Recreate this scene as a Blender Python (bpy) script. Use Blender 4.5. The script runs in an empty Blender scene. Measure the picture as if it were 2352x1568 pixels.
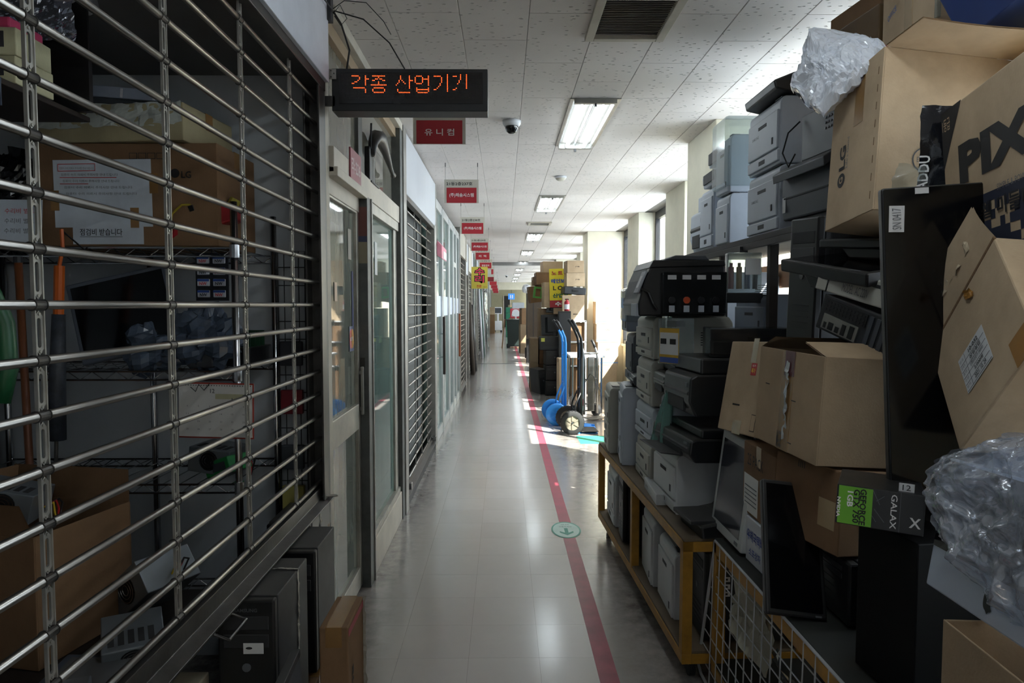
import bpy, bmesh, math, random
from mathutils import Vector, Matrix, Euler
random.seed(7)
SC = bpy.context.scene
COL = SC.collection
R = math.radians

# ---------------------------------------------------------------- camera
cam_d = bpy.data.cameras.new('camera')
cam_d.sensor_fit = 'HORIZONTAL'; cam_d.sensor_width = 36.0; cam_d.lens = 24.0
cam_d.clip_start = 0.02; cam_d.clip_end = 200
CAM = bpy.data.objects.new('camera', cam_d); COL.objects.link(CAM)
CAM.location = (0, 0, 1.5)
CAM.rotation_euler = (R(90 - 3.066), 0, R(-0.693))
SC.camera = CAM

# ---------------------------------------------------------------- sky, sun, exposure
W = bpy.data.worlds.new('daylight'); SC.world = W; W.use_nodes = True
bg = W.node_tree.nodes['Background']
bg.inputs['Color'].default_value = (0.86, 0.93, 1.0, 1)
bg.inputs['Strength'].default_value = 10.0
sun_d = bpy.data.lights.new('sun', 'SUN'); sun_d.energy = 42.0; sun_d.angle = R(0.6); sun_d.color = (1.0, 0.93, 0.82)
SUN = bpy.data.objects.new('sun', sun_d); COL.objects.link(SUN)
SUN.location = (8, -4, 9)
SUN.rotation_euler = Vector((-1.0, 1.05, -1.47)).to_track_quat('-Z', 'Y').to_euler()
vs = SC.view_settings
vs.view_transform = 'Standard'; vs.look = 'None'; vs.gamma = 1.0; vs.use_curve_mapping = False
vs.exposure = 0.25
SC.cycles.max_bounces = 8; SC.cycles.diffuse_bounces = 4; SC.cycles.glossy_bounces = 3; SC.cycles.transparent_max_bounces = 12
SC.cycles.sample_clamp_indirect = 6.0

# ---------------------------------------------------------------- materials
def C(r, g, b, a=1.0):
    def f(c):
        c /= 255.0
        return c / 12.92 if c <= 0.04045 else ((c + 0.055) / 1.055) ** 2.4
    return (f(r), f(g), f(b), a)
MATS = {}
def nd(nt, t, **kw):
    n = nt.nodes.new(t)
    for k, v in kw.items():
        if k in n.inputs: n.inputs[k].default_value = v
        else: setattr(n, k, v)
    return n
def mat(name, rgb, rough=0.5, metal=0.0, var=0.15, vs_=6.0, bump=0.0, bs=60.0, dust=0.0, emit=None, es=0.0, spec=0.5, stretch=None, coat=0.0):
    """principled surface: colour broken up by noise, rough wear, fine relief and a little settled dust"""
    if name in MATS: return MATS[name]
    m = bpy.data.materials.new(name); m.use_nodes = True; nt = m.node_tree
    b = nt.nodes['Principled BSDF']; L = nt.links.new
    b.inputs['Roughness'].default_value = rough; b.inputs['Metallic'].default_value = metal
    b.inputs['Specular IOR Level'].default_value = spec
    if coat: b.inputs['Coat Weight'].default_value = coat
    col = C(*rgb)
    tc = nd(nt, 'ShaderNodeTexCoord'); src = tc.outputs['Object']
    if stretch:
        mp = nd(nt, 'ShaderNodeMapping'); mp.inputs['Scale'].default_value = stretch; L(src, mp.inputs['Vector']); src = mp.outputs['Vector']
    nz = nd(nt, 'ShaderNodeTexNoise', Scale=vs_, Detail=6.0, Roughness=0.65); L(src, nz.inputs['Vector'])
    cr = nd(nt, 'ShaderNodeValToRGB')
    cr.color_ramp.elements[0].position = 0.3; cr.color_ramp.elements[1].position = 0.72
    cr.color_ramp.elements[0].color = tuple(c * (1 - var) for c in col[:3]) + (1,)
    cr.color_ramp.elements[1].color = tuple(min(1, c * (1 + var * 0.7)) for c in col[:3]) + (1,)
    L(nz.outputs['Fac'], cr.inputs['Fac']); out = cr.outputs['Color']
    if dust:
        ge = nd(nt, 'ShaderNodeNewGeometry'); sx = nd(nt, 'ShaderNodeSeparateXYZ'); L(ge.outputs['Normal'], sx.inputs[0])
        mr = nd(nt, 'ShaderNodeMapRange'); mr.inputs['From Min'].default_value = 0.2; mr.inputs['To Max'].default_value = dust; L(sx.outputs['Z'], mr.inputs['Value'])
        mx = nd(nt, 'ShaderNodeMix', data_type='RGBA'); L(mr.outputs[0], mx.inputs['Factor']); L(out, mx.inputs['A']); mx.inputs['B'].default_value = C(150, 145, 135); out = mx.outputs['Result']
    L(out, b.inputs['Base Color'])
    rr = nd(nt, 'ShaderNodeMapRange'); rr.inputs['To Min'].default_value = max(0.02, rough * 0.8); rr.inputs['To Max'].default_value = min(1, rough * 1.25); L(nz.outputs['Fac'], rr.inputs['Value']); L(rr.outputs[0], b.inputs['Roughness'])
    if bump:
        n2 = nd(nt, 'ShaderNodeTexNoise', Scale=bs, Detail=4.0); L(src, n2.inputs['Vector'])
        bp = nd(nt, 'ShaderNodeBump', Strength=bump, Distance=0.002); L(n2.outputs['Fac'], bp.inputs['Height']); L(bp.outputs['Normal'], b.inputs['Normal'])
    if emit:
        b.inputs['Emission Color'].default_value = C(*emit); b.inputs['Emission Strength'].default_value = es
    MATS[name] = m
    return m
def glassy(name, tint=(190, 205, 200), clear=0.6, milk=(150, 165, 160), rough=0.03, streak=0.3, gloss=0.04):
    """a dusty pane: partly clear, partly scattering film, mirror-like at grazing angles"""
    if name in MATS: return MATS[name]
    m = bpy.data.materials.new(name); m.use_nodes = True; nt = m.node_tree; L = nt.links.new
    nt.nodes.remove(nt.nodes['Principled BSDF']); out = nt.nodes['Material Output']
    tr = nd(nt, 'ShaderNodeBsdfTransparent', Color=C(*tint)); df = nd(nt, 'ShaderNodeBsdfDiffuse', Color=C(*milk)); gl = nd(nt, 'ShaderNodeBsdfGlossy', Roughness=rough)
    tc = nd(nt, 'ShaderNodeTexCoord'); mp = nd(nt, 'ShaderNodeMapping'); mp.inputs['Scale'].default_value = (9, 9, 1.2); L(tc.outputs['Object'], mp.inputs['Vector'])
    nz = nd(nt, 'ShaderNodeTexNoise', Scale=1.6, Detail=5.0); L(mp.outputs['Vector'], nz.inputs['Vector'])
    mr = nd(nt, 'ShaderNodeMapRange'); mr.inputs['To Min'].default_value = max(0, 1 - clear - streak); mr.inputs['To Max'].default_value = min(1, 1 - clear + streak); L(nz.outputs['Fac'], mr.inputs['Value'])
    m1 = nd(nt, 'ShaderNodeMixShader'); L(mr.outputs[0], m1.inputs[0]); L(tr.outputs[0], m1.inputs[1]); L(df.outputs[0], m1.inputs[2])
    lw = nd(nt, 'ShaderNodeLayerWeight', Blend=0.5); pw = nd(nt, 'ShaderNodeMath', operation='POWER'); pw.inputs[1].default_value = 4.0; L(lw.outputs['Facing'], pw.inputs[0])
    fr = nd(nt, 'ShaderNodeMapRange'); fr.inputs['To Min'].default_value = gloss; fr.inputs['To Max'].default_value = 0.85; L(pw.outputs[0], fr.inputs['Value'])
    m2 = nd(nt, 'ShaderNodeMixShader'); L(fr.outputs[0], m2.inputs[0]); L(m1.outputs[0], m2.inputs[1]); L(gl.outputs[0], m2.inputs[2])
    L(m2.outputs[0], out.inputs['Surface']); MATS[name] = m
    return m
def cardboard(name, rgb, lines=90.0):
    """kraft liner: fibres, faint flute lines and scuffs"""
    if name in MATS: return MATS[name]
    m = mat(name, rgb, rough=0.8, var=0.13, vs_=5.0, bump=0.25, bs=160, spec=0.2)
    nt = m.node_tree; L = nt.links.new
    b = nt.nodes['Principled BSDF']
    tc = nd(nt, 'ShaderNodeTexCoord'); wv = nd(nt, 'ShaderNodeTexWave', Scale=lines, Distortion=0.3); wv.bands_direction = 'X'; L(tc.outputs['Object'], wv.inputs['Vector'])
    cur = b.inputs['Base Color'].links[0].from_socket
    mx = nd(nt, 'ShaderNodeMix', data_type='RGBA', blend_type='MULTIPLY'); mx.inputs['Factor'].default_value = 0.06; L(cur, mx.inputs['A']); L(wv.outputs['Color'], mx.inputs['B'])
    nz = nd(nt, 'ShaderNodeTexNoise', Scale=2.2, Detail=8.0, Roughness=0.7); L(tc.outputs['Object'], nz.inputs['Vector'])
    cr = nd(nt, 'ShaderNodeValToRGB'); cr.color_ramp.elements[0].position = 0.35; cr.color_ramp.elements[0].color = (0.78, 0.76, 0.74, 1); cr.color_ramp.elements[1].position = 0.6; cr.color_ramp.elements[1].color = (1, 1, 1, 1); L(nz.outputs['Fac'], cr.inputs['Fac'])
    m2 = nd(nt, 'ShaderNodeMix', data_type='RGBA', blend_type='MULTIPLY'); m2.inputs['Factor'].default_value = 0.8; L(mx.outputs['Result'], m2.inputs['A']); L(cr.outputs['Color'], m2.inputs['B']); L(m2.outputs['Result'], b.inputs['Base Color'])
    return m

# ---------------------------------------------------------------- mesh helpers
def xf(M, p): return (M @ Vector(p)) if M is not None else Vector(p)
class MB:
    """collects shapes; build() links them as ONE mesh object"""
    def __init__(s): s.v = []; s.f = []
    def add(s, vs_, fs, M=None):
        o = len(s.v); s.v += [tuple(xf(M, p)) for p in vs_]; s.f += [tuple(i + o for i in f) for f in fs]; return s
    def bx(s, x0, x1, y0, y1, z0, z1, M=None):
        return s.add([(x0,y0,z0),(x1,y0,z0),(x1,y1,z0),(x0,y1,z0),(x0,y0,z1),(x1,y0,z1),(x1,y1,z1),(x0,y1,z1)],
                     [(0,3,2,1),(4,5,6,7),(0,1,5,4),(1,2,6,5),(2,3,7,6),(3,0,4,7)], M)
    def box(s, c, d, M=None):
        return s.bx(c[0]-d[0]/2, c[0]+d[0]/2, c[1]-d[1]/2, c[1]+d[1]/2, c[2]-d[2]/2, c[2]+d[2]/2, M)
    def prism(s, pts, a, b, axis='y', M=None):
        n = len(pts)
        def P(p, t): return {'x': (t, p[0], p[1]), 'y': (p[0], t, p[1]), 'z': (p[0], p[1], t)}[axis]
        vs_ = [P(p, a) for p in pts] + [P(p, b) for p in pts]
        fs = [tuple(range(n))[::-1], tuple(range(n, 2*n))] + [(i, (i+1) % n, n + (i+1) % n, n + i) for i in range(n)]
        return s.add(vs_, fs, M)
    def cyl(s, p0, p1, r, n=10, r2=None, caps=True, M=None):
        p0, p1 = Vector(p0), Vector(p1); d = (p1 - p0).normalized()
        u = d.orthogonal().normalized(); w = d.cross(u); r2 = r if r2 is None else r2
        vs_ = [p0 + (u*math.cos(t) + w*math.sin(t))*r for t in [2*math.pi*i/n for i in range(n)]] + [p1 + (u*math.cos(t) + w*math.sin(t))*r2 for t in [2*math.pi*i/n for i in range(n)]]
        fs = [(i, (i+1) % n, n + (i+1) % n, n + i) for i in range(n)]
        if caps: fs += [tuple(range(n))[::-1], tuple(range(n, 2*n))]
        return s.add(vs_, fs, M)
    def tube(s, pts, r, n=8, M=None, rs=None):
        pts = [Vector(p) for p in pts]; rings = []; vs_ = []
        u = None
        for i, p in enumerate(pts):
            d = (pts[min(i+1, len(pts)-1)] - pts[max(i-1, 0)]).normalized()
            u = d.orthogonal().normalized() if u is None else (u - d*u.dot(d)).normalized()
            w = d.cross(u); rr = rs[i] if rs else r
            vs_ += [p + (u*math.cos(t) + w*math.sin(t))*rr for t in [2*math.pi*k/n for k in range(n)]]
        fs = []
        for i in range(len(pts)-1):
            fs += [(i*n+k, i*n+(k+1) % n, (i+1)*n+(k+1) % n, (i+1)*n+k) for k in range(n)]
        fs += [tuple(range(n))[::-1], tuple(range((len(pts)-1)*n, len(pts)*n))]
        return s.add(vs_, fs, M)
    def lathe(s, prof, n=16, M=None):
        vs_ = [(r*math.cos(2*math.pi*k/n), r*math.sin(2*math.pi*k/n), z) for r, z in prof for k in range(n)]
        fs = [(i*n+k, i*n+(k+1) % n, (i+1)*n+(k+1) % n, (i+1)*n+k) for i in range(len(prof)-1) for k in range(n)]
        return s.add(vs_, fs, M)
    def grid(s, f, nu, nv, M=None):
        vs_ = [f(i/nu, j/nv) for j in range(nv+1) for i in range(nu+1)]
        fs = [(j*(nu+1)+i, j*(nu+1)+i+1, (j+1)*(nu+1)+i+1, (j+1)*(nu+1)+i) for j in range(nv) for i in range(nu)]
        return s.add(vs_, fs, M)
    def mesh(s, name, m, bevel=0, smooth=False, seg=2):
        me = bpy.data.meshes.new(name); me.from_pydata(s.v, [], s.f)
        if bevel:
            bm = bmesh.new(); bm.from_mesh(me); bmesh.ops.recalc_face_normals(bm, faces=bm.faces)
            es = [e for e in bm.edges if len(e.link_faces) == 2 and e.calc_face_angle(0) > 0.5]
            bmesh.ops.bevel(bm, geom=es, offset=bevel, segments=seg, affect='EDGES', profile=0.5, clamp_overlap=True)
            bm.to_mesh(me); bm.free()
        else:
            bm = bmesh.new(); bm.from_mesh(me); bmesh.ops.recalc_face_normals(bm, faces=bm.faces); bm.to_mesh(me); bm.free()
        if m: me.materials.append(m)
        if smooth:
            for p in me.polygons: p.use_smooth = True
        me.update(); return me
    def build(s, name, m, parent=None, bevel=0, smooth=False, seg=2, M=None):
        o = bpy.data.objects.new(name, s.mesh(name, m, bevel, smooth, seg)); COL.objects.link(o)
        if parent: o.parent = parent
        if M is not None: o.matrix_local = M
        return o
def tag(o, label=None, cat=None, group=None, kind=None):
    if label: o['label'] = label
    if cat: o['category'] = cat
    if group: o['group'] = group
    if kind: o['kind'] = kind
    return o
def thing(name, label, cat, loc=(0,0,0), rot=(0,0,0), group=None):
    o = bpy.data.objects.new(name, None); o.empty_display_size = 0.05; COL.objects.link(o)
    o.location = loc; o.rotation_euler = [R(a) for a in rot]
    return tag(o, label, cat, group)
def box_part(name, x0, x1, y0, y1, z0, z1, m, parent=None, bevel=0.0):
    return MB().bx(x0, x1, y0, y1, z0, z1).build(name, m, parent, bevel)
def inst(src, parent=None, loc=None, name=None):
    o = src.copy(); COL.objects.link(o)
    if parent: o.parent = parent
    if loc is not None: o.location = loc
    return o
def copy_tree(o, parent=None):
    c = o.copy(); COL.objects.link(c)
    if parent: c.parent = parent
    for ch in [k for k in bpy.data.objects if k.parent == o]:
        g = ch.copy(); COL.objects.link(g); g.parent = c
        for k2 in [k for k in bpy.data.objects if k.parent == ch]:
            h = k2.copy(); COL.objects.link(h); h.parent = g
    return c
_TXT = {}
def text_mesh(body, bold=0.0):
    key = (body, bold)
    if key in _TXT: return _TXT[key].copy()
    cu = bpy.data.curves.new('lettering', 'FONT'); cu.body = body; cu.resolution_u = 2; cu.align_x = 'CENTER'; cu.offset = bold
    o = bpy.data.objects.new('lettering', cu)
    me = bpy.data.meshes.new_from_object(o)
    bpy.data.objects.remove(o); bpy.data.curves.remove(cu)
    _TXT[key] = me
    return me.copy()
def text(body, m, parent, origin, ux, uy, width, height, bold=0.0, name='lettering', lift=0.0006):
    """flat print centred on ORIGIN, running along UX, upright along UY, fitted into width x height"""
    me = text_mesh(body, bold)
    xs = [v.co.x for v in me.vertices]; ys = [v.co.y for v in me.vertices]
    if not xs: return None
    cx, cy = (min(xs)+max(xs))/2, (min(ys)+max(ys))/2; sx = width/max(1e-6, max(xs)-min(xs)); sy = height/max(1e-6, max(ys)-min(ys))
    ux, uy = Vector(ux).normalized(), Vector(uy).normalized(); n = ux.cross(uy); o0 = Vector(origin) + n*lift
    for v in me.vertices: v.co = o0 + ux*((v.co.x-cx)*sx) + uy*((v.co.y-cy)*sy)
    me.materials.clear(); me.materials.append(m); me.update()
    o = bpy.data.objects.new(name, me); COL.objects.link(o)
    if parent: o.parent = parent
    return o
def plate(name, m, parent, origin, ux, uy, w, h, t=0.0004, lift=0.0):
    """thin sheet (label, sticker, tape) centred on ORIGIN"""
    ux, uy = Vector(ux).normalized(), Vector(uy).normalized(); n = ux.cross(uy); o = Vector(origin) + n*lift
    vs_ = []
    for dz in (0, t):
        for a, b in ((-1,-1),(1,-1),(1,1),(-1,1)): vs_.append(o + ux*(a*w/2) + uy*(b*h/2) + n*dz)
    return MB().add(vs_, [(0,3,2,1),(4,5,6,7),(0,1,5,4),(1,2,6,5),(2,3,7,6),(3,0,4,7)]).build(name, m, parent)

# ================================================================ MATERIAL SET
M_steel = mat('brushed_steel', (150, 146, 140), 0.32, 1.0, var=0.25, vs_=14, bump=0.15, bs=90, stretch=(1, 0.15, 1))
M_steel_dark = mat('worn_dark_steel', (88, 86, 84), 0.4, 0.9, var=0.4, vs_=9, bump=0.2)
M_alu = mat('dull_aluminium', (158, 156, 150), 0.42, 0.75, var=0.3, vs_=7, bump=0.12)
M_alu_dark = mat('grey_post_metal', (92, 94, 92), 0.5, 0.35, var=0.4, vs_=8, bump=0.15)
M_chrome = mat('chrome', (190, 190, 192), 0.18, 1.0, var=0.15)
M_cream = mat('cream_paint', (190, 184, 170), 0.6, var=0.22, vs_=5, bump=0.15)
M_white = mat('white_sheet', (205, 206, 210), 0.5, var=0.08)
M_grey_panel = mat('pale_grey_panel', (204, 208, 217), 0.55, var=0.1)
M_black = mat('black_plastic', (16, 16, 18), 0.42, var=0.3, dust=0.07)
M_black_gloss = mat('gloss_black', (10, 10, 12), 0.12, var=0.3)
M_dark = mat('charcoal_plastic', (38, 39, 42), 0.5, var=0.25, dust=0.1)
M_rubber = mat('rubber', (26, 26, 27), 0.75, var=0.3, bump=0.2)
M_ink = mat('black_print', (32, 31, 32), 0.7, var=0.1)
M_white_ink = mat('white_print', (228, 226, 224), 0.6, var=0.04)
M_red = mat('sign_red', (164, 30, 43), 0.45, var=0.08)
M_paper = mat('paper', (212, 212, 208), 0.8, var=0.06)
M_wall = mat('cream_wall', (214, 208, 188), 0.75, var=0.1, vs_=3, bump=0.3, bs=70)
M_concrete = mat('grey_plaster', (120, 120, 118), 0.8, var=0.2, vs_=3, bump=0.3)
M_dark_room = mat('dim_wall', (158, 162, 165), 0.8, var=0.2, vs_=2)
M_wire = mat('black_wire', (20, 20, 20), 0.5)
M_frame_dark = mat('dark_window_frame', (38, 38, 40), 0.4, 0.4)
M_pane = glassy('window_pane', (240, 244, 246), 0.96, (200, 205, 208), streak=0.03)
M_pane_dirty = glassy('dirty_door_pane', (200, 210, 202), 0.42, (158, 164, 154), streak=0.28)
M_pane_green = glassy('green_shop_pane', (165, 192, 184), 0.40, (132, 156, 148), streak=0.22)
M_film = mat('pale_film', (198, 206, 224), 0.5, var=0.08)

def floor_mat(name):
    m = bpy.data.materials.new(name); m.use_nodes = True; nt = m.node_tree; L = nt.links.new; b = nt.nodes['Principled BSDF']
    ge = nd(nt, 'ShaderNodeNewGeometry'); oi = nd(nt, 'ShaderNodeObjectInfo')
    n1 = nd(nt, 'ShaderNodeTexNoise', Scale=1.3, Detail=8.0, Roughness=0.7); L(ge.outputs['Position'], n1.inputs['Vector'])
    n2 = nd(nt, 'ShaderNodeTexNoise', Scale=14.0, Detail=5.0, Roughness=0.7); L(ge.outputs['Position'], n2.inputs['Vector'])
    cr = nd(nt, 'ShaderNodeValToRGB'); e = cr.color_ramp.elements
    e[0].position = 0.25; e[0].color = C(172, 164, 158); e[1].position = 0.7; e[1].color = C(180, 172, 166); L(n1.outputs['Fac'], cr.inputs['Fac'])
    mx = nd(nt, 'ShaderNodeMix', data_type='RGBA', blend_type='MULTIPLY'); mx.inputs['Factor'].default_value = 1.0; L(cr.outputs['Color'], mx.inputs['A'])
    mr = nd(nt, 'ShaderNodeMapRange'); mr.inputs['To Min'].default_value = 0.965; mr.inputs['To Max'].default_value = 1.025; L(oi.outputs['Random'], mr.inputs['Value']); L(mr.outputs[0], mx.inputs['B'])
    # trodden-in grime along both sides of the walkway and specks
    sx = nd(nt, 'ShaderNodeSeparateXYZ'); L(ge.outputs['Position'], sx.inputs[0])
    lo = nd(nt, 'ShaderNodeMapRange'); lo.inputs['From Min'].default_value = -0.46; lo.inputs['From Max'].default_value = -0.68; L(sx.outputs['X'], lo.inputs['Value'])
    hi = nd(nt, 'ShaderNodeMapRange'); hi.inputs['From Min'].default_value = 0.42; hi.inputs['From Max'].default_value = 0.66; L(sx.outputs['X'], hi.inputs['Value'])
    ad = nd(nt, 'ShaderNodeMath', operation='MAXIMUM'); L(lo.outputs[0], ad.inputs[0]); L(hi.outputs[0], ad.inputs[1])
    g1 = nd(nt, 'ShaderNodeMath', operation='MULTIPLY'); L(ad.outputs[0], g1.inputs[0])
    g2 = nd(nt, 'ShaderNodeMapRange'); g2.inputs['From Min'].default_value = 0.10; g2.inputs['From Max'].default_value = 0.70; g2.inputs['To Max'].default_value = 1.6; L(n1.outputs['Fac'], g2.inputs['Value']); L(g2.outputs[0], g1.inputs[1])
    g3 = nd(nt, 'ShaderNodeMath', operation='MULTIPLY'); L(g1.outputs[0], g3.inputs[0]); L(n2.outputs['Fac'], g3.inputs[1])
    mg = nd(nt, 'ShaderNodeMix', data_type='RGBA'); L(g3.outputs[0], mg.inputs['Factor']); L(mx.outputs['Result'], mg.inputs['A']); mg.inputs['B'].default_value = C(52, 49, 45)
    L(mg.outputs['Result'], b.inputs['Base Color'])
    rr = nd(nt, 'ShaderNodeMapRange'); rr.inputs['To Min'].default_value = 0.15; rr.inputs['To Max'].default_value = 0.30; L(n2.outputs['Fac'], rr.inputs['Value']); L(rr.outputs[0], b.inputs['Roughness'])
    bp = nd(nt, 'ShaderNodeBump', Strength=0.08, Distance=0.002); L(n2.outputs['Fac'], bp.inputs['Height']); L(bp.outputs['Normal'], b.inputs['Normal'])
    b.inputs['Coat Weight'].default_value = 0.55; b.inputs['Coat Roughness'].default_value = 0.14
    MATS[name] = m; return m
M_floor = floor_mat('vinyl_floor')
M_joint = mat('dark_joint', (92, 86, 79), 0.8)
def ceiling_mat(name):
    """mineral ceiling board with short pressed worm marks"""
    m = bpy.data.materials.new(name); m.use_nodes = True; nt = m.node_tree; L = nt.links.new; b = nt.nodes['Principled BSDF']
    b.inputs['Roughness'].default_value = 0.6
    ge = nd(nt, 'ShaderNodeNewGeometry'); oi = nd(nt, 'ShaderNodeObjectInfo')
    mp = nd(nt, 'ShaderNodeMapping'); mp.inputs['Scale'].default_value = (24, 44, 1); mp.inputs['Rotation'].default_value = (0, 0, 0.6); L(ge.outputs['Position'], mp.inputs['Vector'])
    vo = nd(nt, 'ShaderNodeTexVoronoi', Scale=1.0, Randomness=1.0); L(mp.outputs['Vector'], vo.inputs['Vector'])
    n1 = nd(nt, 'ShaderNodeTexNoise', Scale=30.0, Detail=2.0); L(ge.outputs['Position'], n1.inputs['Vector'])
    mr = nd(nt, 'ShaderNodeMapRange'); mr.inputs['From Min'].default_value = 0.10; mr.inputs['From Max'].default_value = 0.22; L(vo.outputs['Distance'], mr.inputs['Value'])
    g = nd(nt, 'ShaderNodeMath', operation='GREATER_THAN'); g.inputs[1].default_value = 0.72
    sc = nd(nt, 'ShaderNodeSeparateXYZ'); L(vo.outputs['Color'], sc.inputs[0]); L(sc.outputs['X'], g.inputs[0])
    mxx = nd(nt, 'ShaderNodeMath', operation='MAXIMUM'); L(mr.outputs[0], mxx.inputs[0]); L(g.outputs[0], mxx.inputs[1])
    bp = nd(nt, 'ShaderNodeBump', Strength=1.0, Distance=0.012); L(mxx.outputs[0], bp.inputs['Height']); L(bp.outputs['Normal'], b.inputs['Normal'])
    n3 = nd(nt, 'ShaderNodeTexNoise', Scale=1.1, Detail=6.0); L(ge.outputs['Position'], n3.inputs['Vector'])
    cr = nd(nt, 'ShaderNodeValToRGB'); e = cr.color_ramp.elements; e[0].position = 0.3; e[0].color = C(202, 196, 192); e[1].position = 0.6; e[1].color = C(216, 210, 206); L(n3.outputs['Fac'], cr.inputs['Fac'])
    mx = nd(nt, 'ShaderNodeMix', data_type='RGBA', blend_type='MULTIPLY'); mx.inputs['Factor'].default_value = 1; L(cr.outputs['Color'], mx.inputs['A'])
    ma = nd(nt, 'ShaderNodeMapRange'); ma.inputs['To Min'].default_value = 0.66; ma.inputs['To Max'].default_value = 1.0; L(mxx.outputs[0], ma.inputs['Value'])
    mb = nd(nt, 'ShaderNodeMapRange'); mb.inputs['To Min'].default_value = 0.97; mb.inputs['To Max'].default_value = 1.03; L(oi.outputs['Random'], mb.inputs['Value'])
    mu = nd(nt, 'ShaderNodeMath', operation='MULTIPLY'); L(ma.outputs[0], mu.inputs[0]); L(mb.outputs[0], mu.inputs[1]); L(mu.outputs[0], mx.inputs['B'])
    L(mx.outputs['Result'], b.inputs['Base Color'])
    MATS[name] = m; return m
M_ceil = ceiling_mat('ceiling_board')

# ================================================================ SETTING
XL, XR = -0.70, 2.05          # shop fronts, window plane
YE = 46.0; ZC = 2.75; Y0 = -4.0
floor = tag(box_part('floor', -2.75, 2.3, Y0, YE + 0.2, -0.12, -0.0025, M_joint), kind='structure')
tile_src = MB().bx(-0.1496, 0.1496, -0.1496, 0.1496, -0.003, 0.0).build('tile', M_floor, floor)
cells = [(-0.6 + 0.3*i, 0.28 + 0.3*j) for j in range(-15, 152) for i in range(-6, 9)]
near = sorted([c for c in cells if -0.7 < c[0] < 0.85 and c[1] > 2.2], key=lambda c: c[1])[:300]
ns = set(near)
tile_src.location = (near[0][0], near[0][1], 0)
for c in near[1:]: inst(tile_src, floor, (c[0], c[1], 0))
far_t = MB()
for c in cells:
    if c not in ns: far_t.add([(c[0]-.1496, c[1]-.1496, 0), (c[0]+.1496, c[1]-.1496, 0), (c[0]+.1496, c[1]+.1496, 0), (c[0]-.1496, c[1]+.1496, 0)], [(0,1,2,3)])
tag(far_t.build('tile_field', M_floor, floor), kind='stuff')
M_line = mat('red_floor_tape', (158, 66, 82), 0.4, var=0.3, vs_=7)
MB().bx(0.383, 0.462, 1.2, 17.3, 0, 0.0012).build('red_line', M_line, floor)
MB().bx(0.383, 0.462, 17.5, 30, 0, 0.0012).build('red_line', M_line, floor)
MB().bx(-0.69, 0.9, 17.36, 17.43, 0, 0.004).build('joint_strip', mat('joint_strip_metal', (70, 70, 72), 0.4, 0.7), floor)
M_green = mat('green_print', (70, 140, 122), 0.5, var=0.1)
st = thing('floor_sticker', 'oval pale green floor sticker with a down arrow on the red line', 'sticker', (0.415, 4.48, 0.0013))
def ellipse(a, b, n=40): return [(a*math.cos(2*math.pi*i/n), b*math.sin(2*math.pi*i/n)) for i in range(n)]
MB().prism(ellipse(0.098, 0.165), 0, 0.0006, 'z').build('rim', M_green, st)
MB().prism(ellipse(0.088, 0.148), 0.0006, 0.0009, 'z').build('face', mat('sticker_face', (178, 205, 196), 0.45), st)
MB().prism([(-.012,.03),(-.012,-.06),(-.045,-.03),(-.045,-.058),(0,-.11),(.045,-.058),(.045,-.03),(.012,-.06),(.012,.03)], 0.0009, 0.0012, 'z').build('arrow', M_green, st)
text('이동하세요', mat('sticker_ink', (90, 110, 104), 0.6), st, (0, 0.06, 0.001), (1,0,0), (0,1,0), 0.085, 0.03)
text('A동 방향', MATS['sticker_ink'], st, (0, 0.105, 0.001), (1,0,0), (0,1,0), 0.055, 0.022)
MB().bx(0.83, 1.3, 7.3, 7.75, 0, 0.001).build('green_patch', mat('green_floor_paint', (46, 150, 112), 0.5), floor)

ceiling = tag(box_part('ceiling', -2.75, 2.12, Y0, YE + 0.2, ZC + 0.012, ZC + 0.15, mat('ceiling_joint', (120, 116, 110), .8)), kind='structure')
t_src = MB().prism([(-0.1496, 0.0), (-0.1496, -0.0085), (-0.1470, -0.012), (0.1470, -0.012), (0.1496, -0.0085), (0.1496, 0.0)], -0.2982, 0.2982, 'y').build('tile', M_ceil, ceiling)
LIGHTS = [-3.14, 0.53, 4.2, 7.87, 11.9, 15.7, 19.6, 23.5, 27.3, 31.2, 35.1, 39.0]
holes = [(0.41, 0.71, y, y + 1.24) for y in LIGHTS] + [(0.41, 0.71, 2.84, 3.23), (0.41, 0.71, 10.4, 10.7)]
cc = []
for i in range(-3, 12):
    x = -0.34 + 0.3*i
    for j in range(-8, 80):
        y = 3.3 + 0.6*j + (0.3 if i % 2 else 0)
        if y - 0.3 < YE and not (x < -0.8 and y > -4 and y < 0): cc.append((x, y))
def hole(x, y): return any(x+.15 > h[0]+.02 and x-.15 < h[1]-.02 and y+.3 > h[2]+.02 and y-.3 < h[3]-.02 for h in holes)
vis = sorted([c for c in cc if -0.85 < c[0] < 2.05 and c[1] > 1.9 and not hole(*c)], key=lambda c: c[1])[:300]
vset = set(vis)
t_src.location = (vis[0][0], vis[0][1], ZC + 0.012)
for c in vis[1:]: inst(t_src, ceiling, (c[0], c[1], ZC + 0.012))
ft = MB()
for c in cc:
    if c in vset or not (-0.85 < c[0] < 2.05): continue
    segs = [(c[1]-.2988, c[1]+.2988)]
    for h in holes:
        if c[0]+.15 > h[0]+.02 and c[0]-.15 < h[1]-.02:
            ns_ = []
            for a, b in segs:
                if b <= h[2] or a >= h[3]: ns_.append((a, b))
                else:
                    if h[2] - a > 0.02: ns_.append((a, h[2]))
                    if b - h[3] > 0.02: ns_.append((h[3], b))
            segs = ns_
    for a, b in segs: ft.bx(c[0]-.1488, c[0]+.1488, a, b, ZC, ZC + 0.012)
tag(ft.build('tile_field', M_ceil, ceiling), kind='stuff')

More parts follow.
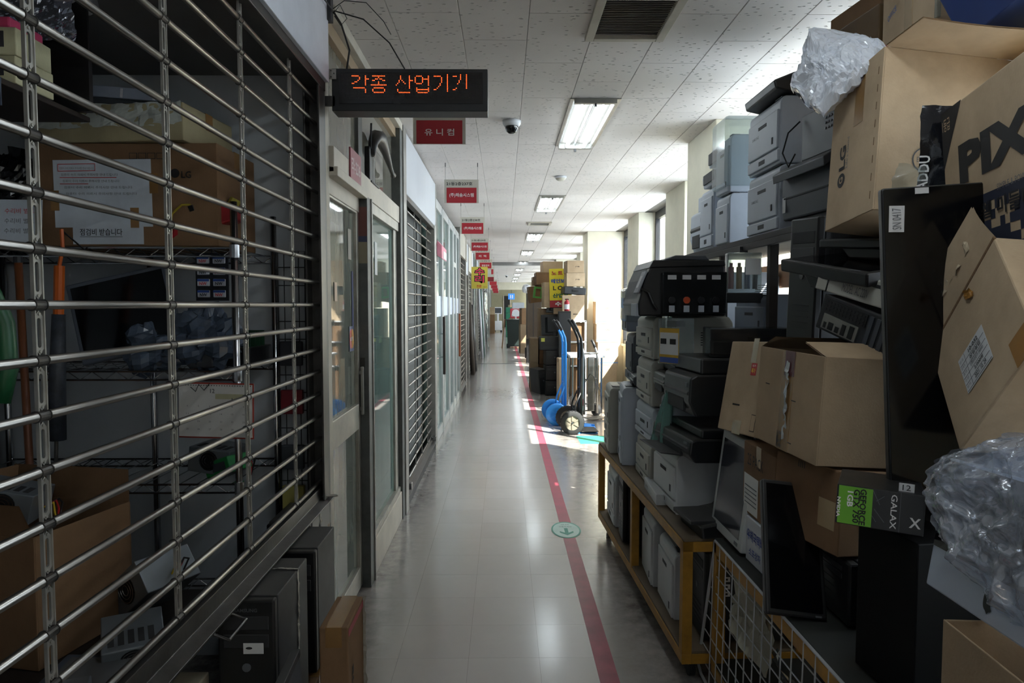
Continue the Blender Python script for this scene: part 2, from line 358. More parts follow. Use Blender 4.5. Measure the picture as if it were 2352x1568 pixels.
# ---- window wall: piers at the bay rhythm of 2.35 m, every third one a deep column
wr = tag(box_part('wall_right', XR + 0.12, XR + 0.3, Y0, YE, 0, 0.82, M_wall), kind='structure')
box_part('sill_board', XR - 0.03, XR + 0.12, Y0, YE, 0.80, 0.84, M_wall, wr, 0.004)
box_part('apron', XR, XR + 0.12, Y0, YE, 0, 0.80, M_wall, wr)
bays = []
y = 4.65 - 2.35*3; k = -3
while y < YE:
    deep = k % 3 == 0
    xw = 1.43 if deep else 1.825
    wl = 0.71 if deep else 0.80
    yy = y if deep else y - 0.06 + 0.02*0
    box_part('column' if deep else 'pier', xw, XR + 0.3, yy, yy + wl, 0, ZC, M_wall, wr, 0.006)
    bays.append((yy, yy + wl)); y += 2.35; k += 1
n = 0
for (a0, a1), (b0, b1) in zip(bays[:-1], bays[1:]):
    if b0 < 1.0:
        box_part('daylight_block', XR, XR+.12, a1, b0, .84, ZC, M_wall, wr)  # added wall in an unseen bay, keeps daylight off the near end
        continue
    n += 1
    w = tag(thing('window_%d' % n, None, None), kind='structure')
    f = MB().bx(XR, XR+.06, a1, b0, .84, .90).bx(XR, XR+.06, a1, b0, ZC-.10, ZC).bx(XR, XR+.06, a1, a1+.05, .9, ZC-.07).bx(XR, XR+.06, b0-.05, b0, .9, ZC-.07)
    f.build('frame', M_frame_dark, w, 0.003)
    mm = a1 + (b0 - a1)*0.62
    box_part('mullion', XR+.005, XR+.055, mm-.03, mm+.03, .9, ZC-.07, M_frame_dark, w, 0.003)
    box_part('pane', XR+.028, XR+.032, a1+.05, mm-.03, .9, ZC-.07, M_pane, w)
    box_part('pane', XR+.028, XR+.032, mm+.03, b0-.05, .9, ZC-.07, M_pane, w)
    # portals steer sampling of the daylight that really comes through this opening
    pd = bpy.data.lights.new('window_portal', 'AREA'); pd.shape = 'RECTANGLE'; pd.size = b0 - a1; pd.size_y = ZC - .9
    pd.cycles.is_portal = True
    po = bpy.data.objects.new('window_portal', pd); COL.objects.link(po); po.location = (XR + .35, (a1+b0)/2, (ZC+.9)/2); po.rotation_euler = (0, R(90), 0)
    po.rotation_euler = Matrix(((0,0,1),(1,0,0),(0,1,0))).to_euler()
tag(box_part('wall_end', -2.75, 2.3, YE, YE + .2, 0, ZC, mat('end_wall_paint', (150, 146, 120), 0.7, var=0.1)), kind='structure')
tag(box_part('wall_behind', -2.75, 2.3, Y0 - .2, Y0, 0, ZC, M_concrete), kind='structure')
tag(box_part('trim_2', -2.7, 2.05, 38.0, 38.5, 2.35, ZC, M_wall), kind='structure')
tag(box_part('trim_3', -0.7, 2.05, 20.1, 20.3, 2.66, ZC, mat('beam_grey', (120, 118, 116), .6)), kind='structure')
tag(box_part('wall_left', -2.75, -2.6, Y0, YE, 0, ZC, M_dark_room), kind='structure')

# ================================================================ FLUORESCENT LIGHTS
M_tube = mat('lit_tube', (255, 255, 255), 0.4, var=0.0, emit=(235, 248, 255), es=22.0)
M_refl = mat('mirror_reflector', (200, 205, 210), 0.16, 1.0, var=0.1)
def ceiling_light(y, label):
    t = thing('ceiling_light', label, 'light', (0.56, y + 0.62, ZC), group='fluorescent lights along the corridor ceiling')
    b = MB().bx(-.155, -.13, -.62, .62, -.006, .06).bx(.13, .155, -.62, .62, -.006, .06).bx(-.13, .13, -.62, -.59, -.03, .06).bx(-.13, .13, .59, .62, -.03, .06).bx(-.13, .13, -.62, .62, .055, .06)
    b.build('housing', M_alu, t, 0.002)
    for s in (-1, 1):
        c = s*.065
        MB().prism([(c-.062, -.004), (c-.045, .022), (c-.015, .036), (c+.015, .036), (c+.045, .022), (c+.062, -.004), (c+.064, -.004), (c+.047, .025), (c+.015, .040), (c-.015, .040), (c-.047, .025), (c-.064, -.004)], -.588, .588, 'y').build('reflector', M_refl, t)
        MB().cyl((c, -.575, -.014), (c, .575, -.014), .0135, 12).build('tube', M_tube, t, smooth=True)
        e = MB().cyl((c, -.59, -.014), (c, -.574, -.014), .015, 10).cyl((c, .574, -.014), (c, .59, -.014), .015, 10); e.build('socket', M_white, t)
    MB().cyl((0, -.605, -.03), (0, -.605, -.045), .008, 8).cyl((0, .605, -.03), (0, .605, -.05), .01, 8).build('clip', M_dark, t)
    return t
WORDS = ['nearest', 'second', 'third', 'fourth', 'fifth', 'sixth', 'seventh', 'eighth', 'ninth', 'tenth', 'eleventh', 'twelfth']
l0 = ceiling_light(4.2, 'twin tube fluorescent light in the ceiling just past the dark air vent')
for i, (y, lb) in enumerate(((0.53, 'fluorescent ceiling light overhead on the near side of the air vent'), (-3.14, 'fluorescent ceiling light at the closed end of the corridor'))):
    c = copy_tree(l0); c.location.y = y + .62; c['label'] = lb
for i, y in enumerate(LIGHTS[3:]):
    c = copy_tree(l0); c.location.y = y + .62; c['label'] = 'lit fluorescent ceiling light, %s one along the row from the dark air vent' % WORDS[i + 1]

# air vents
def air_vent(x0, x1, y0, y1, label, n):
    t = thing('air_vent', label, 'vent', ((x0+x1)/2, (y0+y1)/2, ZC), group='air vents in the ceiling')
    a, b = (x1-x0)/2, (y1-y0)/2
    MB().bx(-a, -a+.04, -b, b, -.018, .012).bx(a-.04, a, -b, b, -.018, .012).bx(-a+.04, a-.04, -b, -b+.035, -.018, .012).bx(-a+.04, a-.04, b-.035, b, -.018, .012).build('frame', M_cream, t, 0.003)
    MB().bx(-a+.03, a-.03, -b+.03, b-.03, .03, .04).build('backing', M_dark, t)
    for i in range(n):
        yy = -b + .05 + (2*b - .1)*i/(n-1)
        MB().bx(-a+.035, a-.035, -.007, .007, -.001, .001).build('slat', mat('vent_slat', (140, 138, 134), .6), t, M=Matrix.Translation((0, yy, .0)) @ Matrix.Rotation(R(40), 4, 'X'))
air_vent(0.38, 0.75, 2.80, 3.27, 'large dark square air vent with a white frame in the ceiling', 22)
air_vent(0.37, 0.73, 10.36, 10.74, 'small air vent in the ceiling between the second and third lights', 10)

# dome camera, smoke detectors
def dome(x, y, label, s=1.0):
    t = thing('security_camera', label, 'camera', (x, y, ZC))
    MB().lathe([(0, 0), (.062*s, 0), (.062*s, -.02*s), (.052*s, -.036*s), (.044*s, -.038*s)], 20).build('base', M_white, t, smooth=True)
    MB().lathe([(.044*s, -.034*s), (.044*s, -.05*s), (.036*s, -.072*s), (.02*s, -.084*s), (0.0005, -.087*s)], 18).build('lens_dome', M_black_gloss, t, smooth=True)
dome(0.055, 4.72, 'white dome security camera with a dark bubble on the ceiling')
dome(0.12, 29.0, 'small dark dome camera far down the corridor ceiling', 1.0)
t = thing('smoke_detector', 'round white smoke detector on the ceiling past the first light', 'detector', (0.555, 6.72, ZC))
MB().lathe([(0, 0), (.058, 0), (.058, -.014), (.05, -.02)], 20).build('base', M_white, t, smooth=True)
MB().lathe([(.05, -.016), (.046, -.03), (.03, -.042), (.0005, -.044)], 20).build('head', M_cream, t, smooth=True)

# ================================================================ ROLLER SHUTTERS
def link_mesh(w, h, tw=0.0018):
    """flat strap with a long slot and two rivets, in the YZ plane"""
    mb = MB(); n = 16; outer = []; inner = []
    sw, sh = w*0.22, h*0.27
    for i in range(n):
        t = 2*math.pi*i/n; cx, cz = math.cos(t), math.sin(t)
        k = max(abs(cx)/(w/2), abs(cz)/(h/2)); outer.append((cx/k, cz/k))
        inner.append((cx*sw, (math.copysign(sh, cz) if abs(cz) > 1e-6 else 0) + cz*sw))
    vs_ = [(-tw, a, b) for a, b in outer] + [(-tw, a, b) for a, b in inner] + [(tw, a, b) for a, b in outer] + [(tw, a, b) for a, b in inner]
    fs = []
    for i in range(n):
        j = (i+1) % n
        fs += [(i, j, n+j, n+i), (2*n+i, 3*n+i, 3*n+j, 2*n+j), (i, 2*n+i, 2*n+j, j), (n+i, n+j, 3*n+j, 3*n+i)]
    mb.add(vs_, fs)
    for s in (-1, 1):
        mb.cyl((-tw, 0, s*h*.42), (tw*2.2, 0, s*h*.42), w*.13, 6)
        mb.bx(-tw, tw*2.4, s*w/2-.0012, s*w/2+.0012, -h/2, h/2)
    return mb
def shutter(label, x, y0, y1, z0, z1, strips, pitch=0.09, phase=0.0, rail=True, detail=True, group=None, r=0.0078, guide=True):
    t = thing('roller_shutter', label, 'shutter', (x, (y0+y1)/2, z0), group=group)
    L = (y1-y0)/2
    zs = []
    z = phase
    while z < z0 + .03: z += pitch
    while z < z1 - .02: zs.append(z - z0); z += pitch
    bar = MB().cyl((0, -L, 0), (0, L, 0), r, 12 if detail else 6).build('bar', M_steel, t, smooth=True)
    bar.location.z = zs[0]; bars = [bar]
    for z in zs[1:]: bars.append(inst(bar, t, (0, 0, z)))
    lk = link_mesh(0.021, pitch - .018).build('link', M_alu, t) if detail else MB().bx(-.002, .002, -.009, .009, -pitch/2+.004, pitch/2-.004).build('link', M_alu, t)
    first = True
    for s in strips:
        for i in range(len(zs)):
            p = (0.0, s - (y0+y1)/2, zs[i] + pitch/2)
            if p[2] > z1 - z0: continue
            if first: lk.location = p; first = False
            else: inst(lk, t, p)
    if detail:
        cm = MB().cyl((0, -.013, 0), (0, .013, 0), r*1.16, 14).cyl((0, -.014, 0), (0, -.0122, 0), r*1.3, 14).cyl((0, .0122, 0), (0, .014, 0), r*1.3, 14).mesh('collar', M_steel_dark)
        for b in bars:
            for s in strips:
                o = bpy.data.objects.new('collar', cm); COL.objects.link(o); o.parent = b; o.location = (0, s - (y0+y1)/2, 0)
    if rail:
        MB().prism([(-.012, -.035), (.012, -.035), (.012, -.02), (.05, -.03), (.05, -.024), (.014, -.012), (.012, .03), (-.012, .03)], -L, L, 'y').build('bottom_rail', M_steel_dark, t, 0.0015)
    if guide:
        g = MB().bx(-.03, .03, L-.005, L+.001, 0-.1, z1-z0).bx(-.032, -.024, L-.07, L, -z0, z1-z0).bx(.024, .032, L-.07, L, -z0, z1-z0); g.build('guide_rail', M_steel_dark, t, 0.001)
    return t
sh1 = shutter('half lowered steel bar shutter across the dark shop front', -0.75, 0.42, 2.78, 0.735, 2.44, [0.665, 1.108, 1.545, 1.989, 2.438], phase=0.06)
# tab with an eye at the end of the bottom rail and the pull handle
MB().prism([(.01, -.02), (.06, -.02), (.075, -.005), (.06, .01), (.01, .01)], -.012, -.008, 'z', M=Matrix.Translation((0.0, 1.155, 0))).build('latch_tab', M_alu, sh1)
MB().tube([(.045, .02, -.03), (.085, .02, -.045), (.085, .13, -.045), (.045, .13, -.03)], .004, 6).build('pull_handle', M_steel_dark, sh1)

# ---- first shop: header panel, guide post, inner walls
tr = [3]
def trim(x0, x1, y0, y1, z0, z1, m, bevel=0.003):
    tr[0] += 1
    return tag(box_part('trim_%d' % tr[0], x0, x1, y0, y1, z0, z1, m, None, bevel), kind='structure')
trim(-0.79, -0.70, Y0, 2.80, 2.39, ZC, M_grey_panel)
trim(-0.80, -0.715, Y0, 2.80, 2.355, 2.392, M_steel_dark)
trim(-0.79, -0.725, 2.785, 2.83, 0, ZC, M_alu_dark)
trim(-0.79, -0.745, 2.83, 2.845, 0, ZC, M_steel)
trim(-0.80, -0.735, 2.845, 2.925, 0, ZC, M_cream)
tag(box_part('wall_partition', -2.6, -0.80, 2.87, 2.92, 0, ZC, mat('shop_partition', (178, 184, 190), .6, var=.12, vs_=2)), kind='structure')
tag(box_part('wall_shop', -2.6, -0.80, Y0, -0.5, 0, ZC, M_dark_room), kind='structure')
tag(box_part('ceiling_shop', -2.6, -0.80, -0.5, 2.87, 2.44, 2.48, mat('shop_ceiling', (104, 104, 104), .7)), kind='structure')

# ================================================================ LED SIGN
led = thing('led_sign', 'black dot-matrix display sign with orange lettering jutting from the shop front', 'sign', (-0.70, 2.84, 2.29))
M_sign_black = mat('sign_case', (26, 27, 29), 0.45, var=0.2)
MB().bx(0, 0.635, 0, 0.10, 0, 0.17).build('case', M_sign_black, led, 0.003)
MB().bx(0.03, 0.615, -0.0035, 0.0, 0.03, 0.155).build('face_plate', mat('smoked_face', (14, 13, 13), 0.25, var=.3), led)
lit = set()
def row(r, a, b): 
    for c in range(a, b + 1): lit.add((c, r))
def colm(c, a, b):
    for r in range(a, b + 1): lit.add((c, r))
def pts(*p): lit.update(p)
row(1,7,11); pts((12,2),(12,3),(11,4),(10,5),(9,5),(8,6),(7,6)); colm(16,1,7); row(3,17,18); row(9,8,15); colm(16,10,12)
row(1,21,29); pts((25,2),(23,3),(24,3),(26,3),(27,3),(21,4),(22,4),(28,4),(29,4),(25,5),(25,6)); row(7,20,30); row(9,22,28); pts((21,10),(29,10),(21,11),(29,11)); row(12,22,28)
colm(40,1,3); pts((39,4),(39,5),(38,6),(37,7),(41,4),(42,5),(43,6)); colm(46,1,9); row(4,47,48); colm(38,10,11); row(12,39,46)
row(1,51,54); colm(50,2,5); colm(55,2,5); row(6,51,54); row(3,56,58); colm(59,1,7); colm(51,9,11); colm(59,9,11); row(10,51,59); row(12,52,58)
row(1,63,67); colm(68,2,5); pts((67,6),(67,7),(66,8),(65,9),(64,10),(63,10)); colm(72,0,11)
row(1,76,78); colm(81,0,3); pts((80,4),(80,5),(79,6),(78,9),(77,10),(76,10)); colm(85,0,9)
on = MB(); off = MB(); P = 0.00595
for c in range(96):
    for r in range(17):
        x, z = 0.043 + c*P, 0.145 - r*P
        q = on if (c, r) in lit else off; s = 0.0019 if (c, r) in lit else 0.0011
        q.prism([(x+s*math.cos(k*math.pi/3), z+s*math.sin(k*math.pi/3)) for k in range(6)], -0.0050, -0.0036, 'y')
tag(on.build('lit_dots', mat('led_on', (255, 90, 40), .4, var=0, emit=(255, 76, 28), es=4.0), led), kind='stuff')
tag(off.build('unlit_dots', mat('led_off', (62, 50, 46), .4, var=0), led), kind='stuff')
MB().bx(-0.012, 0.02, -0.008, -0.004, 0.125, 0.165).build('hinge_plate', M_alu, led, 0.001)
h = MB()
for a, b in ((0.0, .158), (.012, .147), (0.0, .133)): h.cyl((a, -.0105, b), (a, -.008, b), .0028, 8)
h.build('bolt', M_dark, led)
MB().cyl((-.02, -.004, .12), (-.02, -.004, .17), .011, 12).build('hinge_pin', M_steel_dark, led, smooth=True)
MB().bx(-.03, 0.012, .0, .012, 0.02, .06).build('lower_bracket', M_steel_dark, led)

# ================================================================ HANGING SHOP SIGNS
M_board = mat('sign_board', (190, 186, 174), .5, var=.06)
def hanging_sign(x, y, zb, number, name, label, red=None, w=.303, h=.206, ww=None, wires=True):
    t = thing('hanging_sign', label, 'sign', (x, y, zb), group='red shop signs hanging from the ceiling')
    MB().bx(-w/2, w/2, -.004, .004, 0, h).build('board', M_board, t, .001)
    MB().bx(-w*.437, w*.437, -.0055, -.004, .002, h*.655).build('red_panel', red or M_red, t)
    if number: text(number, M_ink, t, (-w*.06, -.0042, h*.82), (1,0,0), (0,0,1), w*.76, h*.15, .02)
    if name: text(name, M_white_ink, t, (0, -.0056, h*.33), (1,0,0), (0,0,1), ww or w*.71, h*.19 if len(name) > 4 else h*.21, .012)
    for s in (-1, 1):
        q = inst_none = MB().cyl((s*w*.47, 0, h), (s*w*.47, 0, ZC - zb - .03), .0012, 5).build('wire', M_wire, t)
        MB().cyl((s*w*.47, 0, ZC - zb), (s*w*.47, 0, ZC - zb - .035), .0035, 6).build('hook', M_dark, t)
    return t
M_red_shaded = mat('sign_red_shaded', (128, 26, 38), .5, var=.08)  # darker copy of the sign red, shade put into the colour
hanging_sign(-0.37, 4.0, 2.425, '21동2층236호', '유 니 컴', 'red hanging sign just under the black display, three white characters', w=.303, ww=.17)
hanging_sign(-0.372, 6.1, 2.398, '21동2층237호', '(주)해솜시스템', 'red hanging sign numbered 237, first one clear of the black display')
hanging_sign(-0.384, 8.5, 2.375, '21동2층238호', '(주)해솜시스템', 'red hanging sign numbered 238, straight behind the one numbered 237')
hanging_sign(-0.388, 11.15, 2.375, '21동2층239호', '(주)해솜시스템', 'red hanging sign numbered 239, in front of the two-character sign')
hanging_sign(-0.41, 13.3, 2.375, '21동2층240호', '리  텍', 'red hanging sign with two widely spaced white characters', ww=.14)
hanging_sign(-0.41, 15.5, 2.32, '21동2층241호', '정림전자', 'darker red hanging sign above the yellow repair banner', ww=.17)
hanging_sign(-0.405, 18.0, 2.30, '21동2층242호', '대원', 'dark red hanging sign half hidden behind a paper notice', ww=.1)
nt_ = thing('paper_notice', 'blank pale paper notice hanging in front of the red signs', 'notice', (-0.41, 15.9, 2.15))
MB().bx(-.12, .12, -.001, .001, 0, .17).build('sheet', mat('notice_paper', (188, 190, 184), .8), nt_)
MB().cyl((-.1, 0, .17), (-.1, 0, .6), .001, 4).cyl((.1, 0, .17), (.1, 0, .6), .001, 4).build('string', M_wire, nt_)
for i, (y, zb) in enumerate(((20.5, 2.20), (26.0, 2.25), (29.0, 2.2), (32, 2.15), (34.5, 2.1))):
    hanging_sign(-0.40 if i else -.43, y, zb, None, None, 'small red hanging sign far along, %s behind the yellow banner' % WORDS[i + 1 if i else 1] if i else 'dull red hanging sign with painted-in shade behind the edge of the yellow banner', red=M_red if i else M_red_shaded)
# yellow repair banner
yb = thing('repair_banner', 'yellow hanging banner with big pink bubble letters outlined in black', 'banner', (-0.49, 13.9, 1.83))
M_yellow = mat('banner_yellow', (206, 188, 72), .55, var=.08)
MB().bx(-.165, .165, -.002, .002, 0, .44).build('sheet', M_yellow, yb)
M_pink = mat('banner_pink', (236, 62, 92), .5, var=.04)
for ch, z in (('수', .34), ('리', .19)):
    text(ch, M_ink, yb, (0, -.0022, z), (1,0,0), (0,0,1), .215, .175, .085)
    text(ch, M_pink, yb, (0, -.0032, z), (1,0,0), (0,0,1), .18, .145, .012)
text('전문', mat('banner_red', (200, 50, 30), .5), yb, (-.01, -.0022, .05), (1,0,0), (0,0,1), .10, .055, .03)
MB().cyl((-.13, 0, .44), (-.13, 0, .92), .0012, 4).build('cord', M_wire, yb)
MB().cyl((.13, 0, .44), (.13, 0, .92), .0012, 4).build('cord', M_wire, yb)
text('2217', M_ink, yb, (.11, -.0022, .035), (1,0,0), (0,0,1), .07, .02, .0)

# ================================================================ LEFT SHOP FRONTS
# ---- shop 236: cream beam, glazed door in a recess, fixed window, transom lights
M_beam = mat('cream_beam', (186, 178, 164), .5, 0.1, var=.25, vs_=4, bump=.1)
trim(-0.79, -0.715, 2.925, 4.80, 2.06, 2.17, M_beam)
trim(-0.79, -0.70, 2.925, 3.56, 2.045, 2.085, M_beam)
trim(-0.80, -0.735, 2.925, 4.80, 2.64, 2.70, mat('wood_cove', (150, 128, 100), .6, var=.2))
trim(-0.82, -0.70, 2.925, 4.80, 2.70, ZC, M_cream)
trim(-0.80, -0.705, 3.565, 3.655, 0, 2.06, M_alu_dark)
trim(-0.72, -0.697, 3.655, 3.672, 0, 2.06, M_alu)
trim(-0.80, -0.745, 3.565, 3.66, 2.17, 2.64, M_alu_dark)
trim(-0.80, -0.705, 4.72, 4.82, 0, 2.70, M_alu_dark)
trim(-0.72, -0.695, 4.82, 4.95, 0, ZC, M_alu)
# transom panes
def pane(name, x, y0, y1, z0, z1, m, parent):
    return MB().add([(x,y0,z0),(x,y1,z0),(x,y1,z1),(x,y0,z1)], [(0,1,2,3)]).build(name, m, parent)
M_transom = glassy('transom_pane', (170, 168, 158), .35, (150, 146, 134), streak=.12)
w = tag(thing('window_transom', None, None), kind='structure')
pane('pane', -0.765, 2.925, 3.565, 2.17, 2.64, M_transom, w); pane('pane', -0.765, 3.66, 4.72, 2.17, 2.64, M_transom, w)
# door leaf
d = tag(thing('door_1', None, None), kind='structure')
M_doorframe = mat('door_alu', (164, 160, 150), .4, .55, var=.35, vs_=6, bump=.12)
MB().bx(-.785, -.75, 2.93, 2.965, .02, 2.0).bx(-.785, -.75, 3.515, 3.56, .02, 2.0).bx(-.785, -.75, 2.965, 3.515, .02, .13).bx(-.785, -.75, 2.965, 3.515, 1.965, 2.045).bx(-.785, -.748, 2.965, 3.515, .86, .99).build('frame', M_doorframe, d, .003)
box_part('head_panel', -.785, -.745, 2.93, 3.56, 1.975, 2.05, M_beam, d, .003)
pane('pane', -.768, 2.965, 3.515, .99, 1.965, M_pane_dirty, d); pane('pane', -.768, 2.965, 3.515, .13, .86, M_pane_dirty, d)
MB().bx(-.742, -.728, 3.53, 3.552, .93, 1.18).bx(-.75, -.74, 3.535, 3.547, .95, .97).bx(-.75, -.74, 3.535, 3.547, 1.14, 1.16).build('handle', M_alu, d, .003)
# stickers on the door pane
plate('blue_sticker', mat('sticker_blue', (44, 52, 112), .4), d, (-.766, 3.475, 1.47), (0,1,0), (0,0,1), .03, .40, lift=.0006)
s_ = plate('card_sticker', MATS['sticker_blue'], d, (-.766, 3.44, 1.33), (0,1,0), (0,0,1), .095, .125, lift=.0008)
for dy, c in ((-.018, (206, 60, 44)), (.018, (226, 160, 50))):
    MB().prism([(3.44+dy+.028*math.cos(k*.3), 1.33+.05*math.sin(k*.3)) for k in range(21)], -.7648, -.7644, 'x').build('disc', mat('card_%d' % c[0], c, .4), d)
text('BC카드', M_white_ink, d, (-.764, 3.44, 1.33), (0,1,0), (0,0,1), .07, .022, .02)
plate('tape_scrap', mat('tape_cream', (226, 198, 172), .6), d, (-.766, 3.13, 1.56), (0,1,0), (0,0,1), .05, .085, lift=.0006)
plate('old_notice', mat('notice_grey', (166, 160, 150), .7), d, (-.766, 3.42, 1.80), (0,1,0), (0,0,1), .07, .15, lift=.0006)
# number plate
np_ = thing('number_plate', 'dull red plate with the shop number above the glazed door', 'sign', (-.715, 3.32, 2.155))
MB().bx(0, .008, -.115, .115, -.075, .075).build('plate', mat('plate_red', (150, 66, 78), .5, var=.15), np_, .001)
text('라-236', mat('plate_ink', (214, 190, 190), .6), np_, (.008, 0, 0), (0,1,0), (0,0,1), .19, .075, .02)
# window leaf
w = tag(thing('window_shop', None, None), kind='structure')
MB().bx(-.765, -.735, 3.672, 3.69, .2, 2.06).bx(-.765, -.735, 4.60, 4.72, .2, 2.06).bx(-.765, -.72, 3.672, 4.72, 2.0, 2.06).bx(-.765, -.72, 3.672, 4.72, .2, .235).build('frame', M_doorframe, w, .003)
box_part('kick_plate', -.76, -.712, 3.672, 4.72, 0, .2, M_beam, w, .004)
pane('pane', -.748, 3.69, 4.60, .235, 2.0, M_pane_green, w)
plate('frosted_strip', mat('strip_frost', (150, 168, 164), .4), w, (-.751, 4.55, 1.1), (0,1,0), (0,0,1), .09, 1.7, lift=0)
plate('price_strip', M_paper, w, (-.747, 4.02, 1.77), (0,1,0), (0,0,1), .075, .19, lift=.0006)
plate('yellow_poster', mat('poster_yellow', (196, 182, 110), .6), w, (-.752, 3.93, 1.52), (0,1,0), (0,0,1), .26, .17)
text('메인보드', mat('poster_blue', (60, 100, 150), .6), w, (-.7515, 3.95, 1.54), (0,1,0), (0,0,1), .2, .05, .02)
plate('red_poster', mat('poster_red', (186, 104, 70), .6), w, (-.752, 3.84, 1.66), (0,1,0), (0,0,1), .14, .1)
plate('pale_poster', mat('poster_violet', (160, 160, 178), .6), w, (-.752, 4.0, 1.66), (0,1,0), (0,0,1), .12, .09)
plate('yellow_note', mat('note_yellow', (200, 204, 120), .6), w, (-.752, 4.16, 1.29), (0,1,0), (0,0,1), .1, .04)
# dark horn-like ornament on a lyre base behind the transom ledge
orn = thing('horn_ornament', 'dark curved horn ornament with a barcode-striped stand on the transom ledge', 'ornament', (-.72, 3.9, 2.165))
MB().tube([(0,-.12,.15),(.004,-.09,.225),(.008,-.03,.272),(.012,.05,.285),(.013,.15,.275),(.013,.25,.25),(.012,.35,.22),(.01,.45,.19),(.009,.53,.172),(.008,.56,.168)], .02, 10, rs=[.018,.028,.036,.04,.034,.026,.02,.015,.013,.02]).build('horn', M_black, orn, smooth=True)
MB().bx(-.03, .0, -.17, -.11, 0, .19).build('stand', M_black, orn, .006)
for i in range(9):
    MB().bx(-.01, -.004, -.10 + i*.012, -.094 + i*.012, .005, .14 + .06*((i*7) % 4)/4).build('stripe', M_paper if i % 2 else M_ink, orn)
MB().tube([(0,-.14,.18),(0,-.13,.26),(0,-.12,.32)], .006, 6).build('prong', M_black, orn)
MB().bx(-.035, .012, -.18, .05, -.004, .004).build('base', M_dark, orn, .001)

# ---- shop 237: white sign board over a closed bar shutter
trim(-.74, -.70, 4.95, 7.06, 2.30, 2.735, mat('sign_sheet', (184, 186, 191), .5, var=.06))
trim(-.75, -.705, 4.95, 7.06, 2.265, 2.302, M_steel_dark)
trim(-.79, -.70, 6.98, 7.10, 0, 2.32, M_alu)
sh2 = shutter('closed bar shutter below the plain white sign board', -0.745, 4.96, 6.98, 0.12, 2.27, [5.28, 5.72, 6.16, 6.62], phase=0.06, guide=False)
tag(MB().bx(-.80, -.71, 4.95, 6.98, 0, .085).build('trim_threshold', mat('dark_threshold', (48, 50, 52), .5, .5), None, .004), kind='structure')
MB().bx(.02, .06, -.93, -.88, .0, .05).build('padlock', M_chrome, sh2, .006)
MB().bx(.02, .06, .90, .96, .0, .05).build('padlock', M_chrome, sh2, .006)
w = tag(thing('window_behind_shutter', None, None), kind='structure')
for i, (a, b, m) in enumerate(((4.97, 5.32, M_film), (5.34, 5.8, M_dark), (5.82, 6.6, mat('grey_curtain', (108, 108, 114), .7)), (6.62, 6.96, M_dark))):
    box_part('panel', -.86, -.85, a, b, .16, 2.25, m, w)
MB().bx(-.87, -.83, 4.95, 4.99, .1, 2.28).bx(-.87, -.83, 5.31, 5.35, .1, 2.28).bx(-.87, -.83, 6.58, 6.62, .1, 2.28).build('frame', M_alu_dark, w)
# ---- shop 238/239: tall green glass doors with wooden bar handles
trim(-.76, -.70, 7.10, 7.16, 0, ZC, M_alu)
M_mull = mat('pale_mullion', (188, 190, 190), .35, .6, var=.12)
k_ = 0
for i, (a, b) in enumerate(((7.16, 8.05), (8.12, 9.0), (9.08, 9.75), (9.83, 10.35), (10.42, 11.05))):
    dd = tag(thing('door_%d' % (i + 2), None, None), kind='structure')
    MB().bx(-.755, -.715, a, a+.05, 0, 2.6).bx(-.755, -.715, b-.05, b+.02, 0, 2.6).bx(-.75, -.72, a, b, 2.54, 2.64).bx(-.75, -.72, a, b, 0, .12).build('frame', M_mull, dd, .002)
    if i in (0, 3): MB().bx(-.752, -.716, a+.05, b-.05, 2.05, 2.12).build('crossbar', M_mull, dd, .002)
    pane('pane', -.738, a+.05, b-.05, .12, 2.54, M_pane_green, dd)
    plate('frosted_band', M_film, dd, (-.736, (a+b)/2, 1.485), (0,1,0), (0,0,1), b-a-.1, .235)
    text('해솜', mat('band_blue', (70, 110, 200), .5), dd, (-.735, a + .2, 1.47), (0,1,0), (0,0,1), .13, .15, .01)
for y, c, lab in ((7.86, (40, 26, 22), None), (10.62, (132, 66, 34), None)):
    dd = bpy.data.objects['door_2' if y < 9 else 'door_6']
    MB().bx(-.70, -.67, y-.03, y+.03, .70, 1.365).build('handle', mat('bar_wood_%d' % c[0], c, .4), dd, .006)
    MB().cyl((-.735, y, .9), (-.70, y, .9), .008, 8).build('handle_stud', M_chrome, dd); MB().cyl((-.735, y, 1.17), (-.70, y, 1.17), .008, 8).build('handle_stud', M_chrome, dd)
ap = thing('awning_label', 'small pink and white placard over the first green glass door', 'sign', (-.70, 7.5, 2.02))
MB().prism([(0, 0), (.05, -.03), (.05, .10), (0, .16)], -.28, .3, 'y').build('panel', mat('placard_pink', (206, 130, 146), .5), ap)
MB().bx(.051, .053, -.1, .28, -.02, .06).build('white_band', M_paper, ap)
